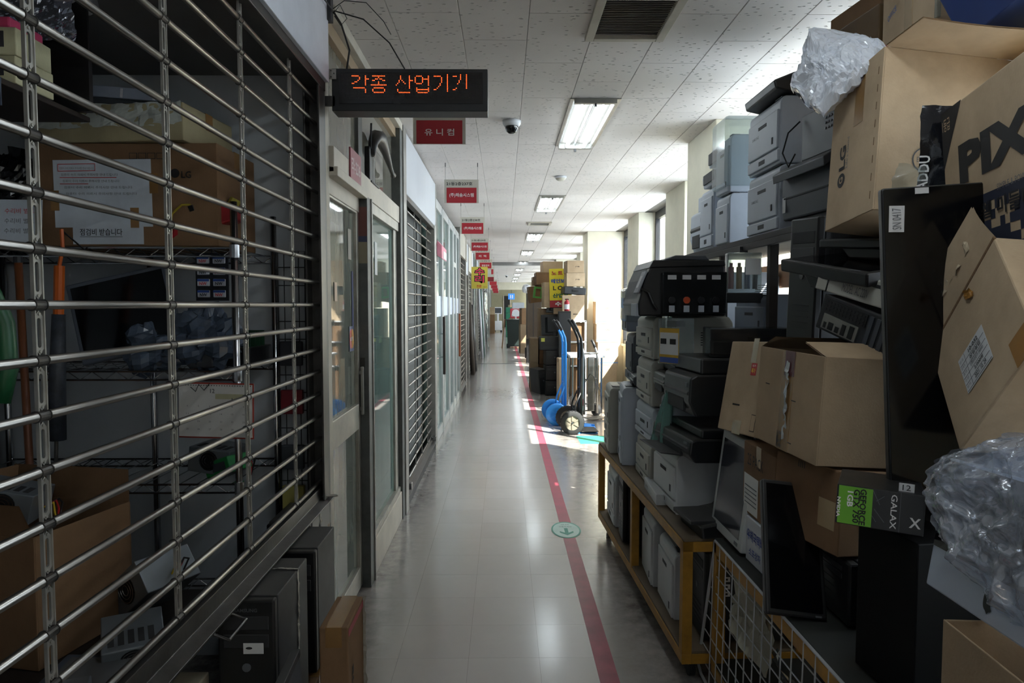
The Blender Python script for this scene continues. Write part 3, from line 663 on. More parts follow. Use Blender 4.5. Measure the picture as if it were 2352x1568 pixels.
# ---- beyond: alternating shutters, steel doors and glass fronts to the far end
trim(-.78, -.70, 11.07, 11.15, 0, ZC, M_alu)
trim(-.74, -.70, 11.15, 13.2, 2.32, 2.735, M_cream)
shutter('closed bar shutter past the green glass doors', -.735, 11.16, 12.7, .1, 2.3, [11.4, 11.8, 12.2, 12.55], phase=.06, detail=False, group='distant bar shutters', guide=False)
trim(-.80, -.74, 11.16, 12.7, 0, .1, M_steel_dark); trim(-.78, -.70, 12.7, 12.86, 0, 2.74, M_alu)
box = tag(box_part('wall_left_infill', -1.0, -.84, 4.95, YE, 0, ZC, mat('far_front_grey', (86, 88, 86), .6, var=.25)), kind='structure')
yy = 12.9; i = 0
while yy < 36:
    wv = (1.1, 1.5, 0.9, 1.8)[i % 4]
    trim(-.80, -.715, yy, yy + .09, 0, 2.72, M_alu if i % 3 else M_alu_dark)
    if i % 4 in (0, 2): trim(-.80, -.76, yy + .09, yy + wv, .05, 2.1, mat('steel_door', (70, 68, 62), .4, .5, var=.3)); trim(-.82, -.73, yy + .09, yy + wv, 2.1, 2.72, M_grey_panel)
    elif i % 4 == 1 and yy < 26: shutter('distant closed bar shutter, %s of those past the steel door' % WORDS[i // 4 + 1], -.75, yy + .1, yy + wv, .1, 2.2, [yy + .4, yy + .9, yy + 1.3], phase=.06, detail=False, guide=False, group='distant bar shutters'); trim(-.78, -.72, yy + .09, yy + wv, 2.2, 2.72, M_cream)
    else: trim(-.80, -.765, yy + .09, yy + wv, .1, 2.72, mat('far_glass', (120, 140, 138), .15, var=.2))
    yy += wv; i += 1
# stickers and grime on the recess post
po = bpy.data.objects['door_1']
plate('post_sticker', mat('old_sticker', (110, 70, 66), .7), po, (-.752, 3.564, 1.93), (1,0,0), (0,0,1), .09, .15)
plate('post_sticker', mat('old_sticker_blue', (62, 66, 92), .7), po, (-.752, 3.5635, 1.84), (1,0,0), (0,0,1), .09, .03)
plate('post_sticker', mat('old_sticker_buff', (140, 132, 112), .7), po, (-.752, 3.5635, 1.77), (1,0,0), (0,0,1), .09, .11)
plate('post_label', mat('post_label_ink', (48, 46, 40), .7), po, (-.748, 3.5635, 1.20), (1,0,0), (0,0,1), .045, .05)

# ================================================================ BUILDERS FOR MACHINES AND BOXES
M_pgrey = mat('printer_grey', (170, 176, 185), .5, var=.08, dust=.2)
M_pbeige = mat('printer_beige', (166, 164, 154), .55, var=.1, dust=.2)
M_pwhite = mat('printer_white', (186, 188, 188), .45, var=.06, dust=.15)
M_pblue = mat('printer_bluegrey', (112, 120, 132), .45, var=.1, dust=.15)
M_pdark = mat('printer_darkgrey', (64, 68, 74), .5, var=.15, dust=.18)
M_pblack = mat('printer_black', (24, 25, 27), .35, var=.25, dust=.12)
M_seam = mat('seam_shadow', (40, 40, 42), .7)
M_badge = mat('badge_grey', (92, 94, 98), .5)
M_clear = glassy('clear_plastic', (225, 232, 232), .80, (190, 198, 198), rough=.12, streak=.15)
M_smoke = glassy('smoked_plastic', (90, 92, 94), .7, (60, 62, 64), rough=.1, streak=.15)
M_yellow_paint = mat('yellow_frame_paint', (160, 116, 36), .5, var=.4, vs_=9, bump=.15)
M_deck = mat('old_deck_board', (104, 90, 72), .75, var=.3, vs_=6, bump=.2)
M_sticker = mat('label_white', (204, 204, 204), .6, var=.05)
K1 = cardboard('kraft_tan', (172, 149, 121)); K2 = cardboard('kraft_light', (192, 169, 140)); K3 = cardboard('kraft_brown', (128, 100, 74)); K4 = cardboard('kraft_dusty', (144, 124, 100))
K_edge = mat('corrugated_edge', (112, 84, 56), .9, var=.4, vs_=120)
M_tape = mat('packing_tape', (138, 104, 62), .22, var=.15, bump=.3, bs=40, coat=.4)
M_tape_clear = mat('clear_tape', (170, 146, 112), .15, var=.1, bump=.4, bs=30, coat=.6)

def laser(label, loc, rot, w, d, h, m=None, trays=1, badge=None, out=True, dark_top=False, group=None, slot=True, cat='printer', name='laser_printer'):
    """desk laser printer, front towards local -y"""
    m = m or M_pgrey
    t = thing(name, label, cat, loc, rot, group)
    th = .22*h if trays else 0.0
    top = h*.97
    prof = [(-d/2+.006, 0), (-d/2+.006, top-.022), (-d/2+.016, top-.006), (-d/2+.03, top), (d/2-.02, top), (d/2, top-.03), (d/2, .0)]
    MB().prism(prof, -w/2, w/2, 'x').build('body', m, t, .006)
    for k in range(max(trays, 0)):
        z0, z1 = .012 + k*th, k*th + th - .004
        tr_ = MB().bx(-w/2+.004, w/2-.004, -d/2-.004, -d/2+.02, z0, z1).build('paper_tray', m, t, .004)
        MB().bx(-w*.10, w*.10, -d/2-.0052, -d/2-.001, z0+(z1-z0)*.30, z0+(z1-z0)*.72).build('handle_pocket', M_seam, tr_, .002)
    zt = max(trays, 0)*th
    fc = MB().bx(-w/2+.006, w*.46, -d/2-.003, -d/2+.02, zt+.004, top-.055).build('front_cover', m, t, .005)
    if slot: MB().bx(-w*.13, w*.13, -d/2-.0042, -d/2, top-.10, top-.085).build('cover_grip', M_seam, fc)
    if badge: text(badge, M_badge, t, (-w*.22 if w > .3 else 0, -d/2-.0035, top-.13), (1,0,0), (0,0,1), w*.22, .014, .02)
    if out:
        MB().prism([(-d*.30, top+.001), (d*.22, top-.035), (d*.30, top-.035), (d*.34, top+.001)], -w*.36, w*.36, 'x').build('output_recess', M_seam if not dark_top else M_pblack, t)
    MB().bx(-w*.42, w*.42, -d*.36, d*.44, top-.001, top+.006).build('top_cover', M_pblack if dark_top else m, t, .003) if not out else None
    MB().bx(w*.22, w*.42, -d*.44, -d*.30, top, top+.006).build('control_panel', M_pdark, t, .002)
    for k in range(6): MB().bx(w/2-.001, w/2+.0015, d*.10, d*.34, top-.08-k*.012, top-.075-k*.012).build('vent', M_seam, t)
    MB().bx(w*.30, w*.34, -d/2-.0048, -d/2-.002, zt+.03, zt+.06).build('button', M_seam, t)
    return t
def inkjet(label, loc, rot, w, d, h, m=None, lid=True, tray=True, badge=None, group=None, clear=False):
    """flat all-in-one inkjet"""
    m = m or M_pblack
    t = thing('inkjet_printer', label, 'printer', loc, rot, group)
    MB().prism([(-d/2+.03, 0), (-d/2, .25*h), (-d/2+.005, .66*h), (-d/2+.03, .72*h), (d/2, .72*h), (d/2-.02, 0)], -w/2, w/2, 'x').build('body', m, t, .008)
    MB().bx(-w/2+.004, w/2-.004, -d/2+.05, d/2-.01, .73*h, h).build('scanner_lid', m, t, .008)
    MB().prism([(-d/2-.004, .40*h), (-d/2+.045, .73*h), (-d/2+.05, .70*h), (-d/2+.002, .36*h)], -w*.45, w*.45, 'x').build('control_panel', M_dark, t, .002)
    MB().bx(-w*.30, w*.30, -d/2-.001, -d/2+.01, .08*h, .30*h).build('paper_slot', M_seam, t)
    if tray: MB().prism([(-d/2+.01, .08*h), (-d/2-.09, .16*h), (-d/2-.09, .19*h), (-d/2+.01, .13*h)], -w*.3, w*.3, 'x').build('output_tray', M_dark, t, .002)
    if badge: text(badge, M_badge, t, (-w*.3, -d/2+.02, .55*h), (1,0,0), (0,.5,.8), w*.16, .012, .02)
    MB().bx(w*.34, w*.42, -d/2+.0, -d/2+.02, .5*h, .58*h).build('button', M_badge, t, .002)
    return t
def tower(label, loc, rot, w, d, h, m=None, front=None, badge=None, group=None):
    """desktop computer case"""
    t = thing('computer_tower', label, 'computer', loc, rot, group)
    MB().bx(-w/2, w/2, -d/2+.03, d/2, .008, h).build('case', m or M_dark, t, .003)
    fp = MB().bx(-w/2, w/2, -d/2, -d/2+.028, .008, h-.002).build('front_panel', front or M_black, t, .006)
    MB().bx(-w*.40, w*.40, -d/2-.002, -d/2+.004, h*.80, h*.89).build('drive_bay', M_seam, fp, .002)
    MB().bx(-w*.40, w*.40, -d/2-.002, -d/2+.004, h*.68, h*.77).build('drive_bay', M_dark, fp, .002)
    MB().cyl((0, -d/2-.003, h*.55), (0, -d/2+.002, h*.55), .012, 12).build('power_button', M_badge, fp)
    for k in range(5): MB().bx(-w*.3, w*.3, -d/2-.0015, -d/2+.002, h*.15+k*.02, h*.155+k*.02).build('vent', M_seam, fp)
    for sx in (-1, 1):
        for sy in (-1, 1): MB().cyl((sx*w*.35, sy*d*.38, 0), (sx*w*.35, sy*d*.38, .01), .012, 8).build('foot', M_rubber, t)
    if badge: text(badge, M_badge, fp, (0, -d/2, h*.93), (1,0,0), (0,0,1), w*.4, .01, .02)
    return t
def monitor(label, loc, rot, w, h, th=.045, shell=None, screen=None, bezel=.018, back=True, stand=False, badge=None, group=None, name='flat_monitor'):
    """flat screen, glass towards local -y; z from 0 to h"""
    t = thing(name, label, 'monitor', loc, rot, group); shell = shell or M_black
    MB().bx(-w/2, w/2, -th*.35, th*.25, 0, h).build('shell', shell, t, .006)
    MB().bx(-w/2+bezel, w/2-bezel, -th*.35-.001, -th*.35+.002, bezel*1.25, h-bezel).build('screen', screen or M_black_gloss, t)
    if back: MB().prism([(-w*.36, th*.2), (w*.36, th*.2), (w*.26, th*.95), (-w*.26, th*.95)], h*.14, h*.86, 'z').build('back_cover', shell, t, .006)
    MB().bx(w*.30, w*.40, -th*.35-.0012, -th*.35, bezel*.4, bezel*.8).build('button', M_badge, t)
    if stand:
        MB().bx(-.03, .03, th*.5, th*.9, -.08, h*.5).build('neck', shell, t, .004); MB().prism(ellipse(w*.28, .1), -.09, -.078, 'z').build('foot', shell, t)
    if badge: text(badge, M_badge, t, (0, -th*.36, bezel*.6), (1,0,0), (0,0,1), w*.14, bezel*.4, .02)
    return t
def carton(label, loc, rot, w, d, h, m=None, flaps=None, tape='top', cat='box', group=None, wall=.004, bulge=0.0):
    """cardboard box; flaps = dict side -> (angle from closed in degrees, length); None = closed"""
    m = m or K1
    t = thing('cardboard_box', label, cat, loc, rot, group)
    if flaps is None:
        MB().bx(-w/2, w/2, -d/2, d/2, 0, h).build('body', m, t, .004)
        MB().bx(-w/2+.004, w/2-.004, -.0012, .0012, h-.0005, h+.0006).build('lid_seam', K_edge, t)
        if tape:
            tp = MB().bx(-w/2-.0006, w/2+.0006, -.024, .024, h, h+.0009).bx(w/2, w/2+.0008, -.024, .024, h-.06, h+.0009).bx(-w/2-.0008, -w/2, -.024, .024, h-.06, h+.0009)
            tp.build('tape', M_tape, t)
    else:
        MB().bx(-w/2, w/2, -d/2, -d/2+wall, 0, h).bx(-w/2, w/2, d/2-wall, d/2, 0, h).bx(-w/2, -w/2+wall, -d/2+wall, d/2-wall, 0, h).bx(w/2-wall, w/2, -d/2+wall, d/2-wall, 0, h).bx(-w/2, w/2, -d/2, d/2, 0, wall).build('body', m, t, .0015)
        for side, (ang, ln) in flaps.items():
            L_ = w - .006 if side in 'fb' else d - .006
            f = MB().grid(lambda u, v: ((u-.5)*L_, v*ln, .004*math.sin(u*5)*v), 8, 3)
            f2 = MB().grid(lambda u, v: ((u-.5)*L_, v*ln, .004*math.sin(u*5)*v - wall), 8, 3); f.add(f2.v, [tuple(reversed(q)) for q in f2.f])
            me_M = {'f': Matrix.Translation((0, -d/2, h)), 'b': Matrix.Translation((0, d/2, h)) @ Matrix.Rotation(math.pi, 4, 'Z'), 'l': Matrix.Translation((-w/2, 0, h)) @ Matrix.Rotation(-math.pi/2, 4, 'Z'), 'r': Matrix.Translation((w/2, 0, h)) @ Matrix.Rotation(math.pi/2, 4, 'Z')}[side]
            f.build('flap', m, t, M=me_M @ Matrix.Rotation(R(ang), 4, 'X'))
    return t
# faces of a box for prints: origin, right, up
def face(side, w, d, h, u, v, off=.0008):
    if side == 'f': return ((u-.5)*w, -d/2-off, v*h), (1,0,0), (0,0,1)
    if side == 'r': return (w/2+off, (u-.5)*d, v*h), (0,1,0), (0,0,1)
    if side == 'l': return (-w/2-off, (.5-u)*d, v*h), (0,-1,0), (0,0,1)
    if side == 't': return ((u-.5)*w, (v-.5)*d, h+off), (1,0,0), (0,1,0)

# ================================================================ YELLOW CARTS AND SHELF
def cart(label, x0, y0, x1, y1, depth, z_deck, z_low, mids=(), deck=None):
    """angle-iron trolley; front edge from near point (x0,y0) to far point (x1,y1)"""
    L_ = math.hypot(x1-x0, y1-y0); rz = math.degrees(math.atan2(-(y1-y0), -(x1-x0)))
    t = thing('yellow_trolley', label, 'trolley', (x1, y1, 0), (0, 0, rz))   # local +x runs near, +y into the pile
    b = .04
    for x in [0, L_] + [m_*L_ for m_ in mids]:
        for yv in (0, depth):
            xx = min(max(x, b/2), L_-b/2)
            MB().bx(xx-b/2, xx+b/2, yv-(0 if yv == 0 else b), yv+(b if yv == 0 else 0), z_low, z_deck).build('post', M_yellow_paint, t, .002)
    for z in (z_low, z_deck):
        for yv in (0, depth-b): MB().bx(0, L_, yv, yv+b, z-b, z).build('side_rail', M_yellow_paint, t, .002)
        for x in (0, L_-b): MB().bx(x, x+b, b, depth-b, z-b, z).build('end_rail', M_yellow_paint, t, .002)
        MB().bx(.004, L_-.004, .004, depth-.004, z, z+.012).build('deck', deck or M_deck, t, .002)
    for x in (.08, L_/2, L_-.08):
        for yv in (.06, depth-.06):
            c = MB().bx(x-.02, x+.02, yv-.015, yv+.015, .05, z_low-.04).build('caster', M_steel_dark, t); MB().cyl((x, yv-.012, .035), (x, yv+.012, .035), .035, 14).build('wheel', M_rubber, c)
    return t
cart('long yellow angle-iron trolley loaded with grey printers', .70, 2.61, .63, 4.50, .50, .575, .125, (.52,))
cart('yellow trolley behind the wire grid panel, piled with boxes and screens', .80, .75, .80, 2.56, .72, .60, .125, deck=mat('dark_deck', (40, 42, 38), .7, var=.3))

M_wood = mat('dark_shelf_wood', (36, 27, 21), .65, var=.3, stretch=(1, .2, 1))
M_board_pale = mat('plywood_back', (180, 132, 96), .6, var=.15, stretch=(1, .2, 3))
sf = thing('wooden_rack', 'dark wooden rack holding printers in front of the windows', 'shelf', (1.43, 3.42, 0))
for y in (-.82, -.30, .40, 1.12):
    for x in (-.22, .18): MB().bx(x, x+.04, y-.02, y+.02, 0, 1.83).build('upright', M_wood, sf, .003)
for z in (.40, .92, 1.36, 1.83):
    MB().bx(-.23, .23, -.84, 1.14, z-.03, z).build('board', M_wood, sf, .003)
    MB().bx(-.235, -.215, -.84, 1.14, z-.06, z-.03).build('edge_rail', M_wood, sf, .002)
MB().bx(.20, .22, -.8, 1.12, 1.60, 1.74).build('back_slat', M_board_pale, sf)
MB().bx(.20, .22, -.8, 1.12, 1.36, 1.42).build('back_slat', M_board_pale, sf)

# ================================================================ MACHINES ON THE LONG TROLLEY
G1 = 'printers stacked on the long trolley'
ZD = .587
laser('low beige printer at the far end of the long trolley', (.845, 4.30, ZD), (0,0,-94), .33, .38, .42, M_pbeige, 2, group=G1)
laser('tall grey printer with a dark sloped top beside the beige one on the trolley', (.885, 3.98, ZD), (0,0,-97), .34, .40, .46, M_pgrey, 1, 'SAMSUNG', dark_top=True, group=G1)
laser('dark grey upright printer standing on the tall grey printer', (.93, 4.12, ZD+.452), (0,0,-93), .30, .34, .30, M_pdark, 1, group=G1, slot=False)
inkjet('dark green-grey flat scanner lying on the tall printer near the stack', (.90, 3.87, ZD+.452), (0,0,-95), .19, .34, .09, M_pdark, group=G1, tray=False)
bagp = thing('wrapped_printer', 'small printer wrapped in clear film on top of the dark grey upright one', 'printer', (.90, 4.12, ZD+.455+.30), (0,0,-94), G1)
MB().bx(-.14, .14, -.17, .17, 0, .25).build('body', M_pblue, bagp, .01)
MB().bx(-.10, .10, -.174, -.16, .02, .07).build('paper_tray', M_pblack, bagp, .003)
MB().bx(-.15, .15, -.18, .18, .055, .26).build('film', M_clear, bagp, .02)
plate('film_print', mat('film_blue', (120, 150, 190), .5), bagp, (0, -.182, .17), (1,0,0), (0,0,1), .12, .06)
# the stack of four
S = [(.205, 'bottom'), (.185, 'second'), (.235, 'third'), (.215, 'topmost')]
z = ZD + .02
MB_ = None
for i, (h_, wd) in enumerate(S):
    laser('%s of four beige printers stacked under the black ink-tank machine' % wd, (.925, 3.525, z if i else ZD), (0,0,-90 + (1 if i % 2 else -1)), .37, .40, h_ + (.02 if i == 0 else 0), M_pbeige if i != 1 else M_pgrey, 1, 'SAMSUNG', out=False, group=G1)
    z += h_
Z4 = z
# black ink-tank all-in-one, hinged lid and panel with tanks on the near side
mf = thing('ink_tank_printer', 'large black all-in-one printer with an external ink tank on top of the stack', 'printer', (.845, 3.40, Z4), (0,0,-90), G1)
MB().prism([(-.21, 0), (-.215, .06), (-.185, .17), (-.155, .235), (.19, .235), (.20, 0)], -.20, .20, 'x').build('body', M_pblack, mf, .008)
MB().prism([(-.165, .225), (-.145, .262), (.19, .262), (.195, .235)], -.205, .205, 'x').build('scanner_lid', M_pblack, mf, .005)
MB().prism([(-.10, .262), (-.04, .285), (.10, .285), (.12, .262)], -.20, .20, 'x').build('document_feeder', M_pdark, mf, .005)
MB().prism([(-.217, .05), (-.187, .17), (-.157, .235), (-.15, .235), (-.18, .165), (-.21, .05)], -.202, .13, 'x').build('front_shell', M_pdark, mf, .002)
cp = MB().bx(-.05, .05, -.004, .004, -.055, .055).build('touch_panel', M_pgrey, mf, .003, M=Matrix.Translation((.15, -.195, .16)) @ Matrix.Rotation(R(-22), 4, 'X'))
MB().bx(-.025, .025, -.006, -.003, -.03, .03).build('display', mat('dim_display', (200, 205, 210), .3), cp)
MB().bx(.06, .19, -.222, -.20, .0, .06).build('cartridge_door', M_pgrey, mf, .003)
tk = MB().bx(.203, .255, -.11, .185, .012, .205).build('ink_tank', M_smoke, mf, .004)
for k, c in enumerate(((26, 28, 34), (200, 82, 44), (30, 30, 36), (24, 24, 28))):
    y = -.07 + k*.068
    MB().bx(.21, .25, y-.015, y+.017, .02, .085).build('ink_well', mat('ink_%d' % c[0], c, .3), tk)
    MB().cyl((.256, y, .075), (.262, y, .075), .016, 12).build('valve', mat('ink_%d' % c[0], c, .3), tk)
    MB().bx(.256, .2575, y-.02, y+.02, .17, .19).build('colour_label', M_sticker, tk)
    MB().bx(.256, .2585, y-.013, y+.013, .02, .05).build('clip', M_pgrey, tk)
MB().tube([(.20,-.20,.13),(.225,-.17,.11),(.23,-.15,.06),(.225,-.13,.03)], .006, 6).build('ink_hose', M_smoke, mf)
# clear ink bottles pack on the rack behind
ib = thing('ink_bottle_pack', 'clear blister pack of ink bottles hanging beside the ink-tank printer', 'pack', (1.20, 3.42, 1.56), (0,0,-4))
MB().bx(-.085, .085, -.03, .03, 0, .20).build('blister', M_clear, ib, .008)
for k, c in enumerate(((150, 90, 90), (150, 120, 70), (90, 110, 140), (60, 60, 64))):
    MB().cyl((-.06+k*.04, 0, .02), (-.06+k*.04, 0, .13), .014, 10).cyl((-.06+k*.04, 0, .13), (-.06+k*.04, 0, .15), .008, 8).build('bottle', mat('inkb_%d' % c[2], c, .4), ib)
plate('pack_label', M_sticker, ib, (.04, -.0315, .13), (1,0,0), (0,0,1), .075, .08)
MB().bx(-.09, .09, -.035, .035, -.05, 0).build('tray', M_pblack, ib, .004)
MB().bx(-.02, .02, -.002, .002, .20, .23).build('hanger', M_pblack, ib)
# front machines of the trolley
laser('white office printer half hidden under the flat black inkjet', (.935, 3.10, ZD), (0,0,-88), .36, .40, .27, M_pwhite, 1, group=G1, out=False)
fb = inkjet('flat black inkjet lying askew on the white printer', (.87, 2.98, ZD+.268), (-2,3,-80), .40, .30, .14, M_pblack, group=G1)
t = thing('slim_white_box', 'slim white printed box on the trolley edge', 'box', (.755, 3.22, ZD), (0,0,-92))
MB().bx(-.16, .16, -.055, .055, 0, .05).build('carton', M_pwhite, t, .003)
text('print', M_badge, t, (-.08, -.0553, .025), (1,0,0), (0,0,1), .06, .02)
p6 = thing('photo_printer', 'black printer with a folded out paper support at the near end of the long trolley', 'printer', (.93, 2.74, ZD), (0,0,-84), G1)
MB().prism([(-.17, 0), (-.175, .05), (-.03, .075), (.0, .20), (.16, .22), (.18, 0)], -.12, .12, 'x').build('body', M_pblack, p6, .008)
MB().prism([(-.02, .07), (.035, .23), (.05, .23), (.0, .07)], -.11, .11, 'x').build('paper_support', M_pblue, p6, .003)
MB().bx(-.10, .10, -.21, -.02, .052, .068).build('output_tray', M_dark, p6, .003)
MB().prism([(.05, .215), (.06, .19), (.16, .21), (.15, .235)], -.09, .09, 'x').build('lid', M_smoke, p6, .003)
laser('blue-grey printer leaning behind the black photo printer', (1.12, 2.80, ZD), (0,0,-88), .30, .30, .26, M_pblue, 1, group=G1, out=False)
# middle pile above the white printer
inkjet('black all-in-one with taped lid in the middle of the printer pile', (.92, 2.93, ZD+.455), (0,0,-86), .34, .36, .24, M_pblack, group=G1, tray=False)
inkjet('low black inkjet with silver panel between the stack and the taped one', (.93, 3.20, ZD+.50), (0,0,-90), .24, .40, .14, M_pblack, group=G1, tray=False)
laser('grey printer carrying the low black inkjet', (.95, 3.17, ZD+.268), (0,0,-91), .26, .38, .225, M_pgrey, 1, group=G1, out=False)
cb = thing('clear_cartridge_box', 'clear plastic cartridge box with a yellow and blue label on the black inkjet', 'pack', (.79, 3.12, ZD+.642), (0,0,-60))
MB().bx(-.07, .07, -.045, .045, 0, .21).build('shell', M_clear, cb, .004)
plate('label_sheet', mat('pack_yellow', (190, 150, 50), .5), cb, (0.005, -.0455, .085), (1,0,0), (0,0,1), .125, .16, lift=.0005)
plate('label_print', M_sticker, cb, (0.005, -.0465, .095), (1,0,0), (0,0,1), .118, .10, lift=.0005)
plate('label_print', mat('pack_blue', (60, 84, 150), .5), cb, (0.005, -.0465, .02), (1,0,0), (0,0,1), .118, .025, lift=.0005)
for k in range(2): plate('picture', M_ink, cb, (-.03+k*.06, -.0475, .105), (1,0,0), (0,0,1), .038, .025, lift=.0006)
MB().bx(-.03, .03, -.03, .03, .17, .20).build('cartridge', M_black, cb, .004)
fl = thing('plastic_sleeve', 'green tinted clear plastic sleeve standing beside the cartridge box', 'sleeve', (.765, 3.235, ZD+.645), (0,0,-90))
MB().grid(lambda u, v: (-.055+.11*u, .006*math.sin(u*7)*(1-v), v*.24), 6, 6).build('front_sheet', glassy('green_film', (150, 200, 186), .6, (130, 170, 160), rough=.1, streak=.2), fl)
MB().grid(lambda u, v: (-.055+.11*u, .02, v*.22), 6, 6).build('back_sheet', MATS['green_film'], fl)
hb = thing('plastic_bag', 'limp clear green plastic bag hanging over the printer fronts', 'bag', (.74, 3.04, ZD+.27), (0,0,-82))
MB().grid(lambda u, v: ((u-.5)*(.07+.10*(1-v)**2) - .05*(1-v), -.015*math.sin(u*9+v*3) - .03*(1-v), v*.24 + .02*math.sin(u*4)), 14, 12).build('front_sheet', MATS['green_film'], hb, smooth=True)
MB().grid(lambda u, v: ((u-.5)*(.07+.10*(1-v)**2) - .05*(1-v), .012+.012*math.sin(u*8+v*4), v*.24), 14, 12).build('back_sheet', M_clear, hb, smooth=True)
dk = thing('clear_drawer_unit', 'clear plastic cover with cartridges inside behind the tan leaning box', 'cover', (1.02, 2.87, ZD+.698), (0,0,-8))
MB().bx(-.16, .17, -.10, .10, .0, .12).build('cover', M_smoke, dk, .005)
MB().bx(-.14, .0, -.07, .07, .008, .06).build('cartridge_tray', M_black, dk, .004)
for k, c in enumerate(((170, 140, 60), (70, 90, 150), (140, 80, 100))): MB().bx(.02+k*.045, .055+k*.045, -.05, .05, .008, .08).build('cartridge', mat('cart_%d' % c[2], c, .5), dk, .002)
MB().bx(-.155, .165, -.095, .095, .0, .006).build('base', M_black, dk)
# lower shelf
G2 = 'machines on the lower shelf of the long trolley'
ZL = .138
laser('pale printer at the far end of the lower trolley shelf', (.86, 4.27, ZL), (0,0,-92), .34, .36, .34, M_pwhite, 1, group=G2, out=False)
tower('black computer tower with open drive bays on the lower trolley shelf', (.88, 3.90, ZL), (0,0,-93), .19, .40, .37, M_black, group=G2)
tower('second black computer tower on the lower trolley shelf, nearer the mid post', (.90, 3.69, ZL), (0,0,-90), .18, .38, .35, M_dark, group=G2)
laser('white printer with a coloured logo just past the middle post of the trolley', (.92, 3.36, ZL), (0,0,-93), .30, .40, .33, M_pwhite, 0, group=G2, dark_top=True)
laser('white printer with a glossy black top on the lower trolley shelf', (.93, 3.02, ZL), (0,0,-91), .30, .40, .30, M_pwhite, 0, group=G2, dark_top=True)
tower('dark computer case with three barcode stickers at the trolley end', (.985, 2.775, ZL), (0,0,-90), .19, .36, .37, M_black, group=G2)
for k in range(3): plate('barcode_sticker', M_sticker, bpy.data.objects['computer_tower.002'], (.096, -.11, .26-.03*k), (0,1,0), (0,0,1), .07, .02)
for k in range(3): plate('barcode', M_ink, bpy.data.objects['computer_tower.002'], (.0965, -.11, .26-.03*k), (0,1,0), (0,0,1), .05, .008, lift=.0006)

# ================================================================ MACHINES ON TOP OF THE RACK
G3 = 'printers lined up on top of the wooden rack'
ZT = 1.832
inkjet('grey scanner copier with raised feeder at the far end of the rack top', (1.394, 4.383, ZT), (0,0,-90), 0.275, 0.330, 0.367, M_pgrey, group=G3, tray=False)
laser('grey printer under the open scanner on the rack top', (1.376, 4.099, ZT), (0,0,-91), 0.257, 0.330, 0.367, M_pgrey, 1, group=G3, out=False)
sc = thing('open_scanner', 'grey scanner with its lid hanging open on the rack top', 'scanner', (1.376, 4.035, ZT+0.367), (0,0,-92), G3)
sc.scale = (0.917, 0.917, 0.917)
MB().prism([(-.18, 0), (-.19, .07), (-.15, .11), (.18, .11), (.18, 0)], -.15, .15, 'x').build('body', M_pgrey, sc, .006)
MB().bx(-.12, .12, -.192, -.17, .02, .08).build('opening', M_seam, sc)
MB().prism([(-.15, .13), (-.16, .21), (-.13, .25), (.16, .27), (.17, .16)], -.13, .13, 'x').build('lid', M_pgrey, sc, .006)
MB().bx(-.10, .10, -.165, -.14, .145, .215).build('slot', M_seam, sc)
MB().bx(-.12, .12, .08, .16, .10, .17).build('hinge_block', M_pdark, sc)
laser('lower printer of the film covered pair on the rack top', (1.366, 3.778, ZT), (0,0,-90), 0.220, 0.330, 0.275, M_pgrey, 0, group=G3, out=False)
u = laser('upper printer wrapped in shiny clear film on the rack top', (1.366, 3.778, ZT+0.272), (0,0,-90), 0.220, 0.330, 0.312, M_pgrey, 0, group=G3, out=False)
MB().bx(-.125, .128, -.19, .185, .03, .40).build('film', M_clear, u, .02)
laser('lower of two large grey printers stacked in the middle of the rack top', (1.403, 3.265, ZT), (0,0,-90), 0.385, 0.348, 0.307, M_pgrey, 1, 'SAMSUNG', group=G3, out=False)
laser('upper of two large grey printers stacked in the middle of the rack top', (1.403, 3.269, ZT+0.303), (0,0,-90), 0.385, 0.348, 0.307, M_pgrey, 1, 'SAMSUNG', group=G3, out=False)
bt = thing('black_tray_unit', 'black curved machine cover lying on the upper large printer', 'cover', (1.376, 3.255, ZT+0.605), (0,0,-90), G3)
bt.scale = (0.917, 0.917, 0.917)
MB().prism([(-.19, .02), (-.20, .06), (-.10, .10), (.15, .115), (.19, .06), (.16, .0), (-.1, .0)], -.19, .22, 'x').build('shell', M_black, bt, .008)
MB().bx(-.05, .0, -.10, .06, .0, .06).build('bracket', M_badge, bt)
dp = thing('copier_part', 'dark grey office printer with a label strip at the near end of the rack top', 'printer', (1.394, 2.769, ZT), (0,0,-86), G3)
dp.scale = (0.917, 0.917, 0.917)
MB().prism([(-.19, .03), (-.20, .12), (-.195, .245), (.19, .265), (.19, .03)], -.22, .22, 'x').build('body', M_pdark, dp, .008)
MB().bx(-.18, .18, -.17, .17, 0, .04).build('foot_plate', M_black, dp, .004)
MB().prism([(-.24, .20), (-.245, .24), (-.19, .275), (.10, .285), (.10, .25), (-.19, .24)], -.225, .225, 'x').build('lid', M_pdark, dp, .005)
plate('label_strip', M_sticker, dp, (-.19, -.201, .10), (1,0,0), (0,0,1), .03, .07)
MB().bx(-.19, .19, -.203, -.19, .125, .132).build('seam', M_seam, dp)
MB().bx(-.19, .21, -.16, .16, .27, .275).build('glass_strip', M_pgrey, dp)
cbk = thing('perforated_case', 'black perforated metal case with loose cable on the near rack machine', 'case', (1.394, 2.733, ZT+0.262), (0,0,-86), G3)
cbk.scale = (0.917, 0.917, 0.917)
MB().bx(-.15, .17, -.16, .16, 0, .20).build('case', M_black, cbk, .004)
for i in range(5):
    for j in range(4): MB().cyl((.05+i*.022, -.163, .10+j*.022), (.05+i*.022, -.159, .10+j*.022), .006, 6).build('perforation', M_badge, cbk)
MB().tube([(-.15,-.17,.18),(-.2,-.2,.14),(-.21,-.22,.05),(-.17,-.21,-.02),(-.13,-.2,.03)], .004, 6).build('cable', M_wire, cbk)

